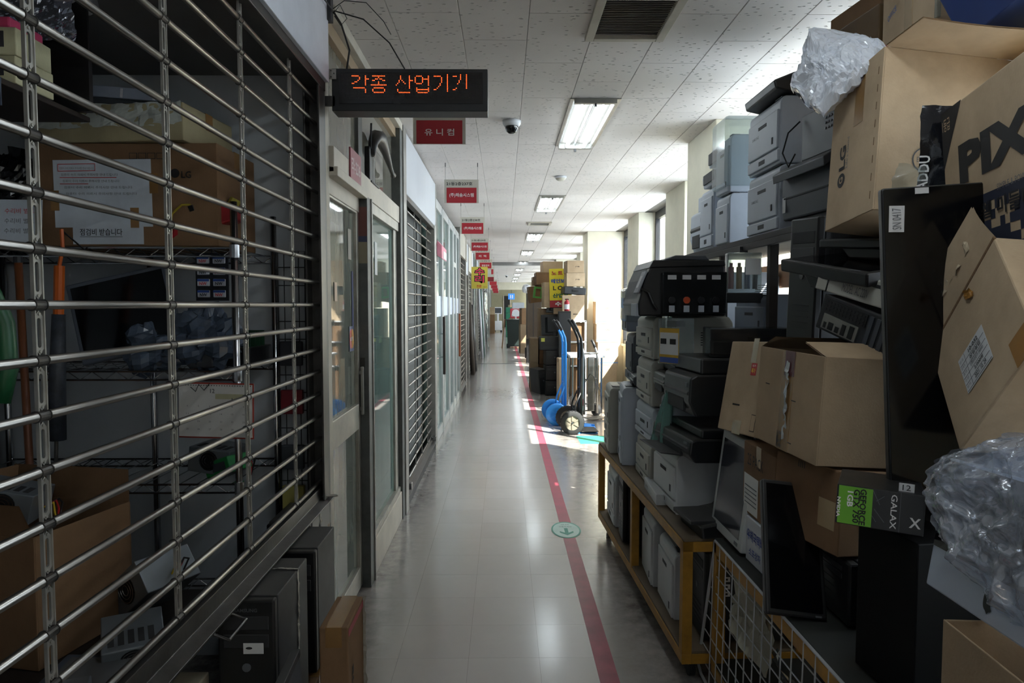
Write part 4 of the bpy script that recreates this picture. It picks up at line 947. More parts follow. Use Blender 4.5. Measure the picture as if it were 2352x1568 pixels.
# ================================================================ NEAR PILE ON THE SECOND TROLLEY
from mathutils import noise as mnoise
ZK = .6125
# ---- wire grid panel leaning on the trolley front
gp = thing('wire_grid_panel', 'pale wire grid panel leaning against the yellow trolley', 'grid', (.792, 1.86, .02), (0, 1.2, 0))
M_gwire = mat('coated_wire', (170, 172, 174), .4, .3)
MB().tube([(0, -.80, .0), (0, -.80, .585), (0, .68, .585), (0, .84, .02), (0, .80, .0), (0, -.80, .0)], .006, 8).build('rim', M_gwire, gp)
for i in range(1, 22):
    y = -.80 + 1.52*i/21.5
    MB().cyl((-.004, y, .0), (-.004, y, .585), .0022, 6).build('wire', M_gwire, gp)
for j in range(1, 9):
    MB().cyl((.003, -.80, .065*j), (.003, .83 - .15*j/9, .065*j), .0022, 6).build('wire', M_gwire, gp)
# things behind the grid on the lower shelf
cw = thing('crumpled_wrap', 'crumpled grey wrapping film behind the wire grid', 'wrap', (.93, 1.75, .140))
def crumple(nu, nv, f, amp, sc, seed=0.0):
    def g(u, v):
        p = Vector(f(u, v)); q = p*sc + Vector((seed, seed*.7, 0)); e = 1.0
        d = mnoise.noise_vector(q)*amp + mnoise.noise_vector(q*2.7)*amp*.45 + mnoise.noise_vector(q*6)*amp*.2
        return p + d
    return MB().grid(g, nu, nv)
M_wrap = glassy('grey_wrap', (150, 156, 160), .45, (120, 126, 130), rough=.15, streak=.2)
crumple(26, 18, lambda u, v: (.10*math.sin(v*3.1) - .12, (u-.5)*.6, .03 + v*.26), .05, 9, 3).build('film', M_wrap, cw)
crumple(14, 10, lambda u, v: (.03*math.sin(v*3.1) - .13, (u-.5)*.34+.46, .22 + v*.2), .03, 12, 8).build('film_top', mat('cream_wrap', (150, 146, 130), .5), cw)
tower('black computer lying in the shade of the lower shelf behind the grid', (1.15, 1.9, .138), (0,0,-90), .22, .42, .38)
tower('black computer beside it in the shade behind the grid', (1.15, 1.35, .138), (0,0,-90), .22, .42, .40)

# ---- pale framed screen, postal box, 25-pack carton
lc = monitor('pale framed screen standing on edge on the yellow trolley', (.853, 2.515, ZK+.012), (-7, 0, -90), .34, .385, .07, mat('pale_bezel', (176, 178, 176), .45, var=.06, dust=.1), mat('dull_screen', (52, 52, 60), .12), .03)
MB().prism([(-.16, .03), (.16, .03), (.09, .12), (-.09, .12)], .05, .33, 'z').build('rear_shell', MATS['pale_bezel'], lc, .01)
pb = carton('white and blue printed post box under the 25 pack carton', (.940, 2.262, ZK), (0,0,-89), .17, .18, .155, mat('post_white', (186, 188, 192), .6, var=.08), tape=None)
text('우체국택배', mat('post_blue', (48, 66, 140), .6), pb, *face('f', .17, .18, .155, .5, .62), .14, .04, .02)
text('소포상자', MATS['post_blue'], pb, *face('f', .17, .18, .155, .5, .26), .10, .028, .02)
pk = carton('brown 25 pack carton with a white address sheet', (.965, 2.265, ZK+.157), (0, 1.8, -88), .26, .22, .25, K3)
text('25 PACK', M_ink, pk, *face('f', .26, .22, .25, .40, .78), .13, .04, .0)
plate('address_sheet', M_paper, pk, *face('f', .26, .22, .25, .28, .30), .12, .13)
for k in range(5): plate('print_line', M_badge, pk, (face('f', .26, .22, .25, .28, .16+.06*k)[0]), (1,0,0), (0,0,1), .10, .004, lift=.0007)
plate('tape_piece', M_tape_clear, pk, *face('f', .26, .22, .25, .5, .88), .04, .07)
for k in range(3):
    c_ = face('f', .26, .22, .25, .84, .52-.12*k)[0]
    plate('handling_mark', M_ink, pk, c_, (1,0,0), (0,0,1), .02, .022); plate('handling_field', K3, pk, c_, (1,0,0), (0,0,1), .016, .018, lift=.0006)
mn = monitor('black monitor stood on its end at the trolley edge', (.822, 1.875, ZK+.006), (-28, 6, -4), .17, .385, .05, M_black, M_black_gloss, .012)
tower('black computer standing under the graphics card box', (1.055, 1.55, ZK), (0, 0, 97), .20, .36, .375, mat('matte_black', (9, 9, 10), .6, spec=.15), mat('matte_black', (9, 9, 10), .6))
tower('dark computer case standing under the brown cartons', (1.15, 2.01, ZK), (0, 0, -90), .40, .42, .185, M_dark)
# ---- carton B, carton A, leaning carton, support carton
bB = carton('dented brown carton squeezed under the big open carton', (1.075, 2.01, ZK+.187), (-3, 0, -78), .30, .40, .235, K3, tape=None)
plate('tape_piece', M_tape_clear, bB, *face('f', .30, .40, .235, .82, .45), .07, .08)
plate('handling_mark', M_ink, bB, *face('r', .30, .40, .235, .22, .45), .05, .07); plate('handling_field', K3, bB, face('r', .30, .40, .235, .22, .45)[0], (0,1,0), (0,0,1), .045, .065, lift=.0006)
text('IIII', M_ink, bB, *face('f', .30, .40, .235, .42, .93), .03, .02, .0)
wA, dA, hA = .40, .44, .303
A = carton('big open kraft carton with a torn tape strip, holding computers', (1.065, 2.06, 1.047), (-3.2, .7, -86.6), wA, dA, hA, K1, {'l': (24, .10), 'b': (30, .10), 'r': (16, .12)})
MB().bx(-.035, .035, -dA/2-.0012, -dA/2, .0, hA).build('tape', M_tape, A)
MB().bx(-.02, .04, -dA/2-.002, -dA/2-.0012, hA-.075, hA).build('red_tape', mat('dark_red_tape', (84, 26, 34), .3), A)
crumple(6, 26, lambda u, v: (-.006+u*.022, -dA/2-.004, .03+v*.24), .008, 40, 2).build('torn_strip', mat('torn_plastic', (176, 178, 176), .2), A)
for (u, v) in ((.18, .62), (.62, .52), (.6, .10)): plate('fold_mark', M_ink, A, *face('f', wA, dA, hA, u, v), .028, .003)
text('MADE', M_ink, A, *face('f', wA, dA, hA, .44, .10), .03, .05, .02)
MB().bx(-wA/2+.01, wA/2-.01, -dA/2+.01, dA/2-.01, hA*.55, hA*.60).build('packing_sheet', M_dark, A)
ln = carton('tan carton with a red sale sticker leaning outwards over the printers', (.945, 2.475, 1.015), (-11, -2.7, -80), .289, .20, .339, K2, tape=None)
plate('sale_sticker', mat('sale_red', (186, 40, 44), .45), ln, *face('f', .289, .2, .339, .66, .70), .036, .044)
text('특가', mat('sale_yellow', (226, 190, 60), .5), ln, face('f', .289, .2, .339, .66, .685)[0], (1,0,0), (0,0,1), .026, .018, .03, lift=.0008)
text('인기', M_white_ink, ln, face('f', .289, .2, .339, .66, .738)[0], (1,0,0), (0,0,1), .022, .009, .02, lift=.0008)
plate('tape_piece', M_tape_clear, ln, *face('f', .289, .2, .339, .62, .90), .035, .09); plate('tape_piece', M_tape_clear, ln, *face('f', .289, .2, .339, .48, .06), .06, .05)
plate('fold_mark', M_ink, ln, *face('f', .289, .2, .339, .38, .30), .05, .006)
plate('handling_mark', M_ink, ln, *face('f', .289, .2, .339, .86, .90), .045, .028); plate('handling_field', K2, ln, face('f', .289, .2, .339, .86, .90)[0], (1,0,0), (0,0,1), .042, .025, lift=.0006)
plate('handling_mark', M_ink, ln, *face('f', .289, .2, .339, .84, .14), .03, .06); plate('handling_field', K2, ln, face('f', .289, .2, .339, .84, .14)[0], (1,0,0), (0,0,1), .026, .055, lift=.0006)
carton('plain carton standing behind the leaning one', (1.17, 2.46, ZK), (0,0,-90), .30, .20, .735, K4)

# ---- crooked stack of computers and flat screens
pcx = thing('desktop_computer', 'dark desktop computer with its port panel showing, slid into the open carton', 'computer', (1.19, 2.055, 1.37), (-4, 17, -74))
MB().bx(-.17, .17, -.16, .18, 0, .11).build('case', M_dark, pcx, .003)
MB().bx(-.155, .02, -.163, -.155, .062, .10).build('vent_panel', M_black, pcx)
for i in range(12):
    for j in range(3): MB().cyl((-.145+i*.014, -.1645, .068+j*.012), (-.145+i*.014, -.162, .068+j*.012), .004, 6).build('perforation', M_seam, pcx)
MB().bx(-.145, .0, -.164, -.158, .008, .055).build('port_plate', M_alu, pcx)
for i, (a, b, c, d_) in enumerate(((-.135,-.125,.012,.03), (-.115,-.095,.012,.035), (-.085,-.07,.012,.03), (-.06,-.045,.012,.045), (-.03,-.012,.012,.05))): MB().bx(a, b, -.166, -.163, c, d_).build('port', M_black, pcx)
for i in range(5): MB().bx(.03+i*.026, .045+i*.026, -.165, -.158, .008, .10).build('slot_cover', M_pdark, pcx)
od = thing('old_drive', 'beige metal drive unit tied with wire on the dark desktop computer', 'drive', (1.19, 2.06, 1.500), (-4, 14, -72))
MB().bx(-.18, .17, -.15, .15, 0, .075).build('case', M_pbeige, od, .004)
MB().bx(-.181, .171, -.151, .151, .052, .062).build('band', M_dark, od)
text('MODEL  AC 220V', M_badge, od, (-.02, -.151, .028), (1,0,0), (0,0,1), .10, .026)
for x in (-.13, .11): MB().tube([(x, -.153, 0), (x, -.153, .078), (x, .153, .078)], .0025, 5).build('tie_wire', M_wire, od)
m1 = monitor('black flat screen lying face down with its wedge back to the aisle', (1.135, 2.14, 1.572), (0, 0, 0), .44, .30, .07, M_black, M_black_gloss)
m1.rotation_euler = (Matrix.Rotation(R(-80), 3, 'Z') @ Matrix.Rotation(R(9), 3, 'Y') @ Matrix.Rotation(R(-82), 3, 'X')).to_euler()
m1.location = (1.00, 2.16, 1.60)
m2 = monitor('black flat screen with a taped glossy edge under the monitor carton', (1.2, 2.1, 1.655), (0, 0, 0), .40, .28, .05, M_black, M_black_gloss)
m2.rotation_euler = (Matrix.Rotation(R(-78), 3, 'Z') @ Matrix.Rotation(R(5), 3, 'Y') @ Matrix.Rotation(R(-86), 3, 'X')).to_euler()
m2.location = (1.10, 2.10, 1.685)
tw = tower('tall dark computer with ribbed side standing behind the crooked stack', (1.17, 2.46, ZK+.737), (0, 3, -82), .17, .22, .46, M_dark)
for k in range(22): MB().bx(.0852, .0865, -.06+k*.006, -.057+k*.006, .25, .44).build('rib', M_seam, tw)

# ---- monitor carton (open, flaps out), bubble wrap
wL, dL, hL = .277, .448, .464
lg = carton('tall kraft monitor carton with open flaps and a round logo on its side', (1.235, 2.015, 1.722), (-6.1, -6.5, -89.7), wL, dL, hL, K2, {'r': (-176, .17), 'b': (115, .10)})
c0, ux, uy = face('f', wL, dL, hL, .30, .30)
ring = [(math.cos(i*math.pi/12), math.sin(i*math.pi/12)) for i in range(24)]
def disc(parent, c, r, m, lift=0.0, name='logo_disc', nrm='f'):
    c = Vector(c)
    if nrm == 'f': vs_ = [(c.x + a*r, c.y - lift, c.z + b*r) for a, b in ring]
    else: vs_ = [(c.x + lift, c.y + a*r, c.z + b*r) for a, b in ring]
    return MB().add(vs_, [tuple(range(24))]).build(name, m, parent)
disc(lg, c0, .022, M_ink); text('G', K2, lg, c0, (0,0,1), (-1,0,0), .02, .022, .02, lift=.0006)
text('LG', M_ink, lg, face('f', wL, dL, hL, .30, .45)[0], (0,0,1), (-1,0,0), .075, .036, .03)
text("Life's Good", M_badge, lg, face('f', wL, dL, hL, .40, .47)[0], (0,0,1), (-1,0,0), .095, .012)
plate('tape', M_tape, lg, *face('f', wL, dL, hL, .58, .80), .05, .17)
for k in range(8): plate('perforation', K_edge, lg, *face('f', wL, dL, hL, .93, .1+.11*k), .003, .022)
for (u, v, r) in ((.30, .33, .036), (.32, .56, .022)):
    c0 = face('r', wL, dL, hL, u, v)[0]; disc(lg, c0, r, M_badge, 0, 'round_stamp', 'r'); disc(lg, c0, r*.9, K2, .0006, 'stamp_field', 'r'); text('EWASTE', M_badge, lg, c0, (0,1,0), (0,0,1), r*1.3, r*.4, lift=.0012)
M_bubble = mat('bubble_wrap', (226, 230, 238), .3, var=.06, vs_=30, bump=.5, bs=260, coat=.6)
def blob2(rx, ry, rz, seed, nu=130, nv=80):
    def g(u, v):
        a = 2*math.pi*u; b = math.pi*(v-.5); p = Vector((math.cos(b)*math.cos(a), math.cos(b)*math.sin(a), math.sin(b)))
        k = 1 + .22*mnoise.noise(p*1.5 + Vector((seed, 0, 0)))
        for s_, w_ in ((3.2, .10), (6.5, .055), (13, .03), (28, .014)): k += w_*(.5 - 2*abs(mnoise.noise(p*s_ + Vector((0, seed, s_)))))
        k *= 1 + .25*max(0, abs(p.x*p.z))
        return (p.x*rx*k, p.y*ry*k, p.z*rz*k)
    return MB().grid(g, nu, nv)
def pouch(outline, bulge, amp, sc, seed, parent, nr=26, na=90):
    """soft bag: two bulging sheets inside a closed outline given in world space, crumpled"""
    o0 = Vector(parent.location); P_ = [Vector(p) - o0 for p in outline]; n = len(P_); c = sum(P_, Vector())/n
    nrm = Vector()
    for i in range(n): nrm += (P_[i]-c).cross(P_[(i+1) % n]-c)
    nrm.normalize()
    def edge(t):
        t *= n; i = int(t) % n; f = t - int(t); return P_[i].lerp(P_[(i+1) % n], f)
    mb = MB()
    for sgn in (1, -1):
        def g(u, v):
            e = edge(u % 1.0); p = c.lerp(e, v); p = p + nrm*sgn*bulge*math.sqrt(max(0, 1 - v**2.2))
            q = p*sc + Vector((seed, seed*.7, sgn)); d = mnoise.noise_vector(q)*amp*1.4
            rdg = sum(w_*(.5 - 2*abs(mnoise.noise(q*s_))) for s_, w_ in ((1.6, 1.0), (3.4, .6), (7, .3)))
            return p + d + nrm*sgn*rdg*amp
        mb.grid(g, na, nr)
    return mb
bw = thing('bubble_wrap', 'crumpled white bubble wrap stuffed over the monitor carton', 'wrap', (1.16, 2.10, 2.14))
def blob(rx, ry, rz, amp, sc, seed, nu=40, nv=24, flat=0.0):
    def g(u, v):
        a = 2*math.pi*u; b = math.pi*(v-.5); p = Vector((math.cos(b)*math.cos(a), math.cos(b)*math.sin(a), math.sin(b)))
        k = 1 + amp*mnoise.noise(p*sc + Vector((seed, 0, 0))) + amp*.5*mnoise.noise(p*sc*2.6 + Vector((0, seed, 0))) + amp*.25*mnoise.noise(p*sc*6)
        return (p.x*rx*k, p.y*ry*k, p.z*rz*k)
    return MB().grid(g, nu, nv)
pouch([(1.025,2.30,2.407),(1.119,2.22,2.356),(1.153,2.05,2.262),(1.055,2.0,2.191),(1.020,2.05,2.135),(.985,2.12,2.093),(.962,2.20,2.137),(.955,2.28,2.202),(.985,2.30,2.301)], .05, .016, 14, 2, bw).build('bundle', M_bubble, bw)
crumple(30, 16, lambda u, v: (-.02+u*.30, .0+v*.26, .10-.04*u+.03*math.sin(v*4)), .035, 11, 4).build('sheet', M_bubble, bw, smooth=True)
crumple(20, 12, lambda u, v: (.30+u*.20, -.10+v*.18, .05+.12*u+.03*math.sin(v*5)), .04, 13, 9).build('torn_end', M_bubble, bw, smooth=True)
# ---- boxes up under the ceiling
carton('plain carton on the rack carrying the taped cartons under the ceiling', (1.50, 2.40, ZT), (0,0,-90), .36, .30, .52, K3)
ta = carton('film wrapped carton close under the ceiling behind the bubble wrap', (1.47, 2.60, ZT+.523), (0,0,-84), .30, .34, .26, K3)
MB().bx(-.153, .153, -.173, .173, -.0, .20).build('film', glassy('brown_film', (200, 180, 150), .7, (150, 130, 100), rough=.08, streak=.2), ta, .006)
plate('blue_print', mat('print_blue', (50, 100, 170), .5), ta, *face('f', .30, .34, .26, .75, .22), .05, .03)
tb = carton('taped kraft carton with a red corner label under the ceiling', (1.50, 2.22, ZT+.523), (0,0,-94), .34, .40, .27, K2)
MB().bx(-.02, .03, -.2015, -.2, .0, .27).build('tape', M_tape_clear, tb); plate('red_label', M_red, tb, *face('f', .34, .40, .27, .10, .06), .05, .035); text('OFFICE', MATS['print_blue'], tb, face('f', .34, .40, .27, .2, .45)[0], (.9,0,.3), (-.3,0,.9), .06, .02)
MB().bx(.16, .172, -.2015, -.19, .0, .27).build('film_edge', M_clear, tb)
bl = carton('dark blue carton with black cut-out handles high in the corner', (1.47, 1.72, 2.34), (14, -20, -80), .50, .34, .24, mat('blue_board', (26, 46, 92), .5, var=.15), tape=None)
for (u, v) in ((.18, .92), (.55, .92), (.85, .9)): plate('slot', M_black, bl, *face('f', .50, .34, .24, u, v), .05, .02)
plate('crease', M_black, bl, *face('f', .50, .34, .24, .5, .80), .46, .004)
carton('plain carton wedged under the dark blue one', (1.62, 1.78, 2.03), (0,0,-90), .30, .26, .26, K4, tape=None)

# ---- pixel game case carton
wp, dp_, hp = .62, .30, .46
pxb = carton('kraft computer case carton with big black blocky lettering', (1.249, 1.444, 1.562), (3.6, -2.6, -102.6), wp, dp_, hp, K2, tape=None)
M_navy = mat('navy_print', (38, 42, 60), .7, var=.2)
text('PIXEL', M_ink, pxb, face('f', wp, dp_, hp, .60, .66)[0], (1,0,0), (0,0,1), .56, .098, .055)
text('SIMPLE & POWERFUL CASE', M_badge, pxb, face('f', wp, dp_, hp, .62, .46)[0], (1,0,0), (0,0,1), .22, .014)
px_c = set()
rr_ = random.Random(5)
for i in range(20):
    for j in range(9):
        if rr_.random() < .62 - .02*j or j == 8: px_c.add((i, j))
q = MB()
for i, j in px_c:
    x0, z0 = -wp/2 + .07 + i*.021, .02 + j*.021
    q.add([(x0, -dp_/2-.0006, z0), (x0+.0212, -dp_/2-.0006, z0), (x0+.0212, -dp_/2-.0006, z0+.0212), (x0, -dp_/2-.0006, z0+.0212)], [(0,1,2,3)])
tag(q.build('pixel_pattern', M_navy, pxb), kind='stuff')
text('픽셀 미들타워', M_ink, pxb, face('f', wp, dp_, hp, .50, .37)[0], (1,0,0), (0,0,1), .33, .04, .02, lift=.0014)
MB().add([(-wp/2, -dp_/2-.0007, hp), (-wp/2+.12, -dp_/2-.0007, hp), (-wp/2+.002, -dp_/2-.0007, hp-.15)], [(0,1,2)]).build('black_corner', M_ink, pxb)
text('1등급', K2, pxb, face('f', wp, dp_, hp, .052, .92)[0], (1,0,.0), (0,0,1), .045, .032, .01, lift=.0012)
fm = thing('black_foam_sheet', 'shiny black padded sheet poking out between the two kraft cartons', 'foam', (1.150, 1.835, 1.73), (2, 4, -35))
crumple(14, 20, lambda u, v: ((u-.5)*.10, .01*math.sin(u*3), v*.30), .012, 9, 2).build('front_skin', mat('wet_black', (20, 22, 28), .12, bump=.5, bs=60), fm, smooth=True)
crumple(10, 14, lambda u, v: ((u-.5)*.10, .025, v*.29), .008, 9, 2).build('back_skin', MATS['wet_black'], fm, smooth=True)
crumple(12, 14, lambda u, v: (-.06+(u-.5)*.07, -.02, v*.15), .02, 14, 7).build('bubble_film', M_clear, fm)
text('ADDU', M_white_ink, fm, (-.03, -.02, .12), (0,0,1), (-1,0,0), .09, .025, .02)

# ---- tall black panel
tv = monitor('tall black panel stood on end with white stickers near its top', (1.045, 1.595, .952), (-1.7, -2.5, -9.4), .23, .83, .05, M_black, M_black_gloss, .004, back=False)
plate('sticker', M_sticker, tv, (-.085, -.020, .755), (1,0,-.05), (.05,0,1), .034, .062); text('SN 0417', M_badge, tv, (-.085, -.0206, .755), (0,0,1), (-1,0,0), .05, .02)
plate('sticker', M_sticker, tv, (-.028, -.020, .818), (1,0,0), (0,0,1), .03, .014)
carton('tall plain carton behind the black panel', (1.36, 1.58, ZK), (0,0,-96), .42, .26, .93, K4)

# ---- tilted carton with a delivery label
wt, dt, ht = .345, .13, .297
def rotpt(rot, p): return Euler([R(a) for a in rot]).to_matrix() @ Vector(p)
rt = (-7.6, -46.4, -96.1)
lt = Vector((1.112, 1.292, 1.299)) + rotpt(rt, (0, -(.30-dt)/2, 0))
tl = carton('kraft carton tilted on its corner with a white delivery label', tuple(lt), rt, wt, dt, ht, K2, None, tape=None)
fl_ = MB().grid(lambda u, v: ((u-.5)*(wt*(1-.06*v)), -dt/2 - .012*math.sin(v*2), ht + v*.125 + .008*math.sin(u*4)*v), 10, 5)
g2 = MB().grid(lambda u, v: ((u-.5)*(wt*(1-.06*v)), -dt/2 + .004 - .012*math.sin(v*2), ht + v*.125 + .008*math.sin(u*4)*v), 10, 5); fl_.add(g2.v, [tuple(reversed(f)) for f in g2.f])
fl_.build('flap', K2, tl)
MB().bx(-wt/2, wt/2, -dt/2-.0008, -dt/2+.004, ht-.006, ht+.001).build('fold_groove', K_edge, tl)
crumple(40, 6, lambda u, v: ((u-.5)*wt*.96, -dt/2-.008, ht + .062 + (v-.5)*.03), .006, 40, 1).build('crinkled_tape', mat('shiny_tape', (196, 178, 150), .08, bump=.8, bs=40, coat=1), tl)
lab = plate('delivery_label', M_sticker, tl, *face('f', wt, dt, ht, .45, .42), .118, .092, lift=.0003)
c0 = Vector(face('f', wt, dt, ht, .45, .42)[0])
for k, (s_, wd) in enumerate((('10-032', .045), ('상일실업', .05), ('단조로운문구  (40000)', .06), ('2,000매', .04), ('2021. 10. 29.', .055))):
    text(s_, M_ink if k != 2 else M_badge, tl, c0 + Vector((.012, -.0012, .034-.017*k)), (1,0,0), (0,0,1), wd, .0105, .02)
    plate('rule_line', M_badge, tl, c0 + Vector((0, -.0008, .0255-.017*k)), (1,0,0), (0,0,1), .112, .0007)
for k, s_ in enumerate(('번호', '업체명', '품명', '수량', '일자')): text(s_, M_badge, tl, c0 + Vector((-.044, -.0012, .034-.017*k)), (1,0,0), (0,0,1), .018, .007)
plate('rule_line', M_badge, tl, c0 + Vector((-.03, -.0008, 0)), (1,0,0), (0,0,1), .0007, .088)
plate('brown_tape', mat('amber_tape', (150, 104, 40), .5), tl, *face('f', wt, dt, ht, .88, .10), .07, .06); crumple(8, 8, lambda u, v: ((.02+u*.03), -dt/2-.004, ht-.03+v*.03-.02*u), .006, 40, 3).build('frayed_tape', MATS['amber_tape'], tl)

# ---- graphics card box
wg, dg_, hg = .172, .24, .088
gb = thing('graphics_card_box', 'black graphics card box with a green end band on the dark computer', 'box', (.882, 1.575, ZK+.385), (-4, 2, -29))
MB().bx(-wg/2, wg/2, -dg_/2, dg_/2, 0, hg).build('carton', mat('satin_black_card', (28, 28, 30), .35), gb, .002)
M_nv = mat('card_green', (104, 170, 44), .5, var=.05)
plate('green_band', M_nv, gb, *face('f', wg, dg_, hg, .22, .5), .068, hg-.004)
text('GEFORCE', M_ink, gb, face('f', wg, dg_, hg, .31, .5)[0], (0,0,-1), (1,0,0), .08, .013, .03, lift=.001)
text('GTX 750', M_ink, gb, face('f', wg, dg_, hg, .235, .5)[0], (0,0,-1), (1,0,0), .075, .013, .03, lift=.001)
text('1GB', M_white_ink, gb, face('f', wg, dg_, hg, .16, .66)[0], (0,0,-1), (1,0,0), .035, .012, .03, lift=.001)
text('NVIDIA', M_white_ink, gb, face('f', wg, dg_, hg, .03, .42)[0], (0,0,-1), (1,0,0), .045, .007, .03)
text('GALAX', M_white_ink, gb, face('f', wg, dg_, hg, .66, .5)[0], (0,0,-1), (1,0,0), .075, .012, .01)
text('X', M_white_ink, gb, face('f', wg, dg_, hg, .90, .30)[0], (1,0,0), (0,0,1), .022, .022, .02)
for k, (a, b, c, d_) in enumerate(((.42,.95,.5,.62), (.44,.5,.56,.2), (.46,.7,.55,.85), (.42,.32,.47,.18))):
    p0, p1 = Vector(face('f', wg, dg_, hg, a, b)[0]), Vector(face('f', wg, dg_, hg, c, d_)[0])
    MB().cyl(p0, p1, .0008, 4).build('claw_mark', M_badge, gb)
plate('grey_seam', M_badge, gb, *face('f', wg, dg_, hg, .73, .5), .001, hg)
MB().bx(.035, .065, -.1, -.098, hg, hg+.018).build('size_tag', M_sticker, gb); text('12', M_ink, gb, (.05, -.1002, hg+.009), (1,0,0), (0,0,1), .016, .012)

# ---- open carton and aluminium computer at the corner, plastic bag over them
cr_ = carton('small open kraft carton with cables at the near corner', (.945, 1.07, ZK), (0,0,-94), .30, .28, .305, K1, {'b': (100, .08)})
text('FRAGILE', M_ink, cr_, *face('f', .30, .28, .305, .40, .55), .11, .03, .0)
plate('handling_mark', M_ink, cr_, *face('f', .30, .28, .305, .28, .30), .05, .06); plate('handling_field', K1, cr_, face('f', .30, .28, .305, .28, .30)[0], (1,0,0), (0,0,1), .045, .055, lift=.0006)
MB().bx(-.14, .14, -.13, .13, .18, .19).build('packing', M_black, cr_)
MB().tube([(-.08,-.1,.20),(-.02,-.05,.25),(.06,-.08,.22),(.12,-.02,.26)], .006, 6).build('red_cable', mat('red_cable', (160, 30, 34), .4), cr_)
im = thing('aluminium_computer', 'silver all-in-one computer with a dark fruit emblem lying under the plastic bag', 'computer', (.878, 1.172, .925), (-10, -3.5, -96))
MB().bx(-.23, .23, -.012, .012, 0, .27).build('body', mat('anodised_alu', (192, 200, 214), .4, .1, var=.05), im, .004)
MB().bx(-.225, .225, -.0135, -.011, .085, .266).build('screen', M_black_gloss, im)
# emblem: two lobes, a bite and a leaf
eb = [(.017*math.cos(t)*(1-.12*math.cos(2*t)), .0, .019*math.sin(t) - .004*math.cos(t)**2*0) for t in [2*math.pi*k/24 for k in range(24)]]
pts_ = [(a if not (a > .009 and abs(c) < .010) else .009 - (.010-abs(c))*.3, -.0132, .04 + c - (.004 if abs(a) < .004 and c < -.01 else 0) - (.003 if abs(a) < .004 and c > .01 else 0)) for a, b, c in eb]
MB().add([(p[0]-.02, p[1], p[2]) for p in pts_], [tuple(range(24))]).build('emblem', M_black, im)
MB().add([(-.020, -.0132, .060), (-.014, -.0132, .063), (-.011, -.0132, .070), (-.017, -.0132, .067)], [(0,1,2,3)]).build('emblem_leaf', M_black, im)
M_bag = glassy('clear_bag', (232, 236, 242), .76, (214, 219, 228), rough=.07, streak=.22, gloss=.12)
pbag = thing('plastic_bag', 'big crumpled clear plastic bag over the silver computer', 'bag', (.90, 1.20, 1.0))
OUT = [(x + .012, y, z) for x, y, z in [(.874,1.40,1.15),(.89,1.36,1.196),(.90,1.33,1.217),(.91,1.26,1.248),(.922,1.18,1.27),(.914,1.08,1.29),(.882,1.02,1.03),(.87,1.06,.962),(.85,1.10,.964),(.849,1.16,.974),(.843,1.24,1.009),(.852,1.30,1.042),(.862,1.36,1.102)]]
pouch(OUT, .045, .017, 9, 6, pbag, 44, 170).build('outer_sheet', M_bag, pbag, smooth=True)
pouch([(x + .012, y - (y-1.2)*.12, z - (z-1.1)*.14) for x, y, z in OUT], .025, .014, 12, 11, pbag, 30, 110).build('inner_sheet', M_bag, pbag, smooth=True)
# ---- things standing on the rack shelves
big = laser('wide blue-grey plotter printer on the rack in front of the bright window', (1.44, 3.52, 1.362), (0,0,-90), .44, .34, .19, M_pblue, 0, cat='printer', out=False)
laser('black printer on the rack beside the middle upright', (1.44, 2.85, 1.362), (0,0,-90), .32, .36, .25, M_pblack, 1, out=False)
laser('beige printer low on the rack behind the leaning carton', (1.44, 2.80, .922), (0,0,-90), .36, .36, .34, M_pbeige, 1)
laser('grey printer low on the rack beyond the middle upright', (1.44, 3.42, .922), (0,0,-90), .40, .36, .36, M_pgrey, 1)
laser('dark printer on the lowest rack board', (1.44, 3.0, .402), (0,0,-90), .44, .36, .40, M_pdark, 1)
carton('kraft carton on the lowest rack board', (1.44, 3.55, .402), (0,0,-90), .46, .38, .42, K4)
carton('brown carton at the far end of the lowest rack board', (1.44, 4.2, .402), (0,0,-90), .46, .38, .44, K3)
laser('pale printer standing at the far end of the rack', (1.44, 4.2, .922), (0,0,-90), .40, .36, .34, M_pwhite, 1)
laser('grey copier at the far end of the middle rack board', (1.44, 4.2, 1.362), (0,0,-90), .40, .36, .34, M_pgrey, 1)
carton('kraft carton standing on the tall brown one behind the crooked stack', (1.40, 2.42, ZK+.60), (0,0,-90), .26, .22, .612, K3)
carton('brown carton on the trolley behind the open carton', (1.40, 2.42, ZK), (0,0,-90), .26, .22, .598, K4)

# ================================================================ COMPUTERS AND CARTON IN FRONT OF THE HALF SHUT SHUTTER
def strap(parent, pts_, r=.006, seed=1):
    crumple(3, 40, lambda u, v: (Vector(pts_[0]).lerp(Vector(pts_[1]), v) + Vector((0, (u-.5)*r*2.4, 0))), .005, 45, seed).build('plastic_strap', mat('shiny_strap', (150, 146, 136), .18, bump=.4, bs=50), parent)
G4 = 'computers tied up with plastic strap below the shutter'
cb1 = carton('flat carton on the floor under the tied up computers', (-.705, 2.22, 0), (0,0,0), .19, .86, .276, K3)
t1 = tower('black computer tower with a white service sticker, nearest under the shutter', (-.705, 1.985, .277), (0,0,0), .156, .31, .42, M_dark, M_black, 'SAMSUNG', G4)
plate('service_sticker', M_sticker, t1, (.02, -.157, .285), (1,0,0), (0,0,1), .055, .03)
MB().prism(ellipse(.009, .0035), -.1578, -.1574, 'y', M=Matrix.Translation((.008, 0, .286)) @ Matrix.Identity(4)).build('oval_logo', M_ink, t1)
strap(t1, ((.08, .06, .425), (.08, .05, .0)), seed=3); crumple(30, 3, lambda u, v: (-.07+u*.15, .06+(v-.5)*.014, .423), .004, 45, 5).build('plastic_strap', MATS['shiny_strap'], t1)
t2 = tower('dark computer tower in the middle of the tied up row', (-.695, 2.325, .277), (0,0,0), .156, .25, .42, M_dark, M_black, None, G4)
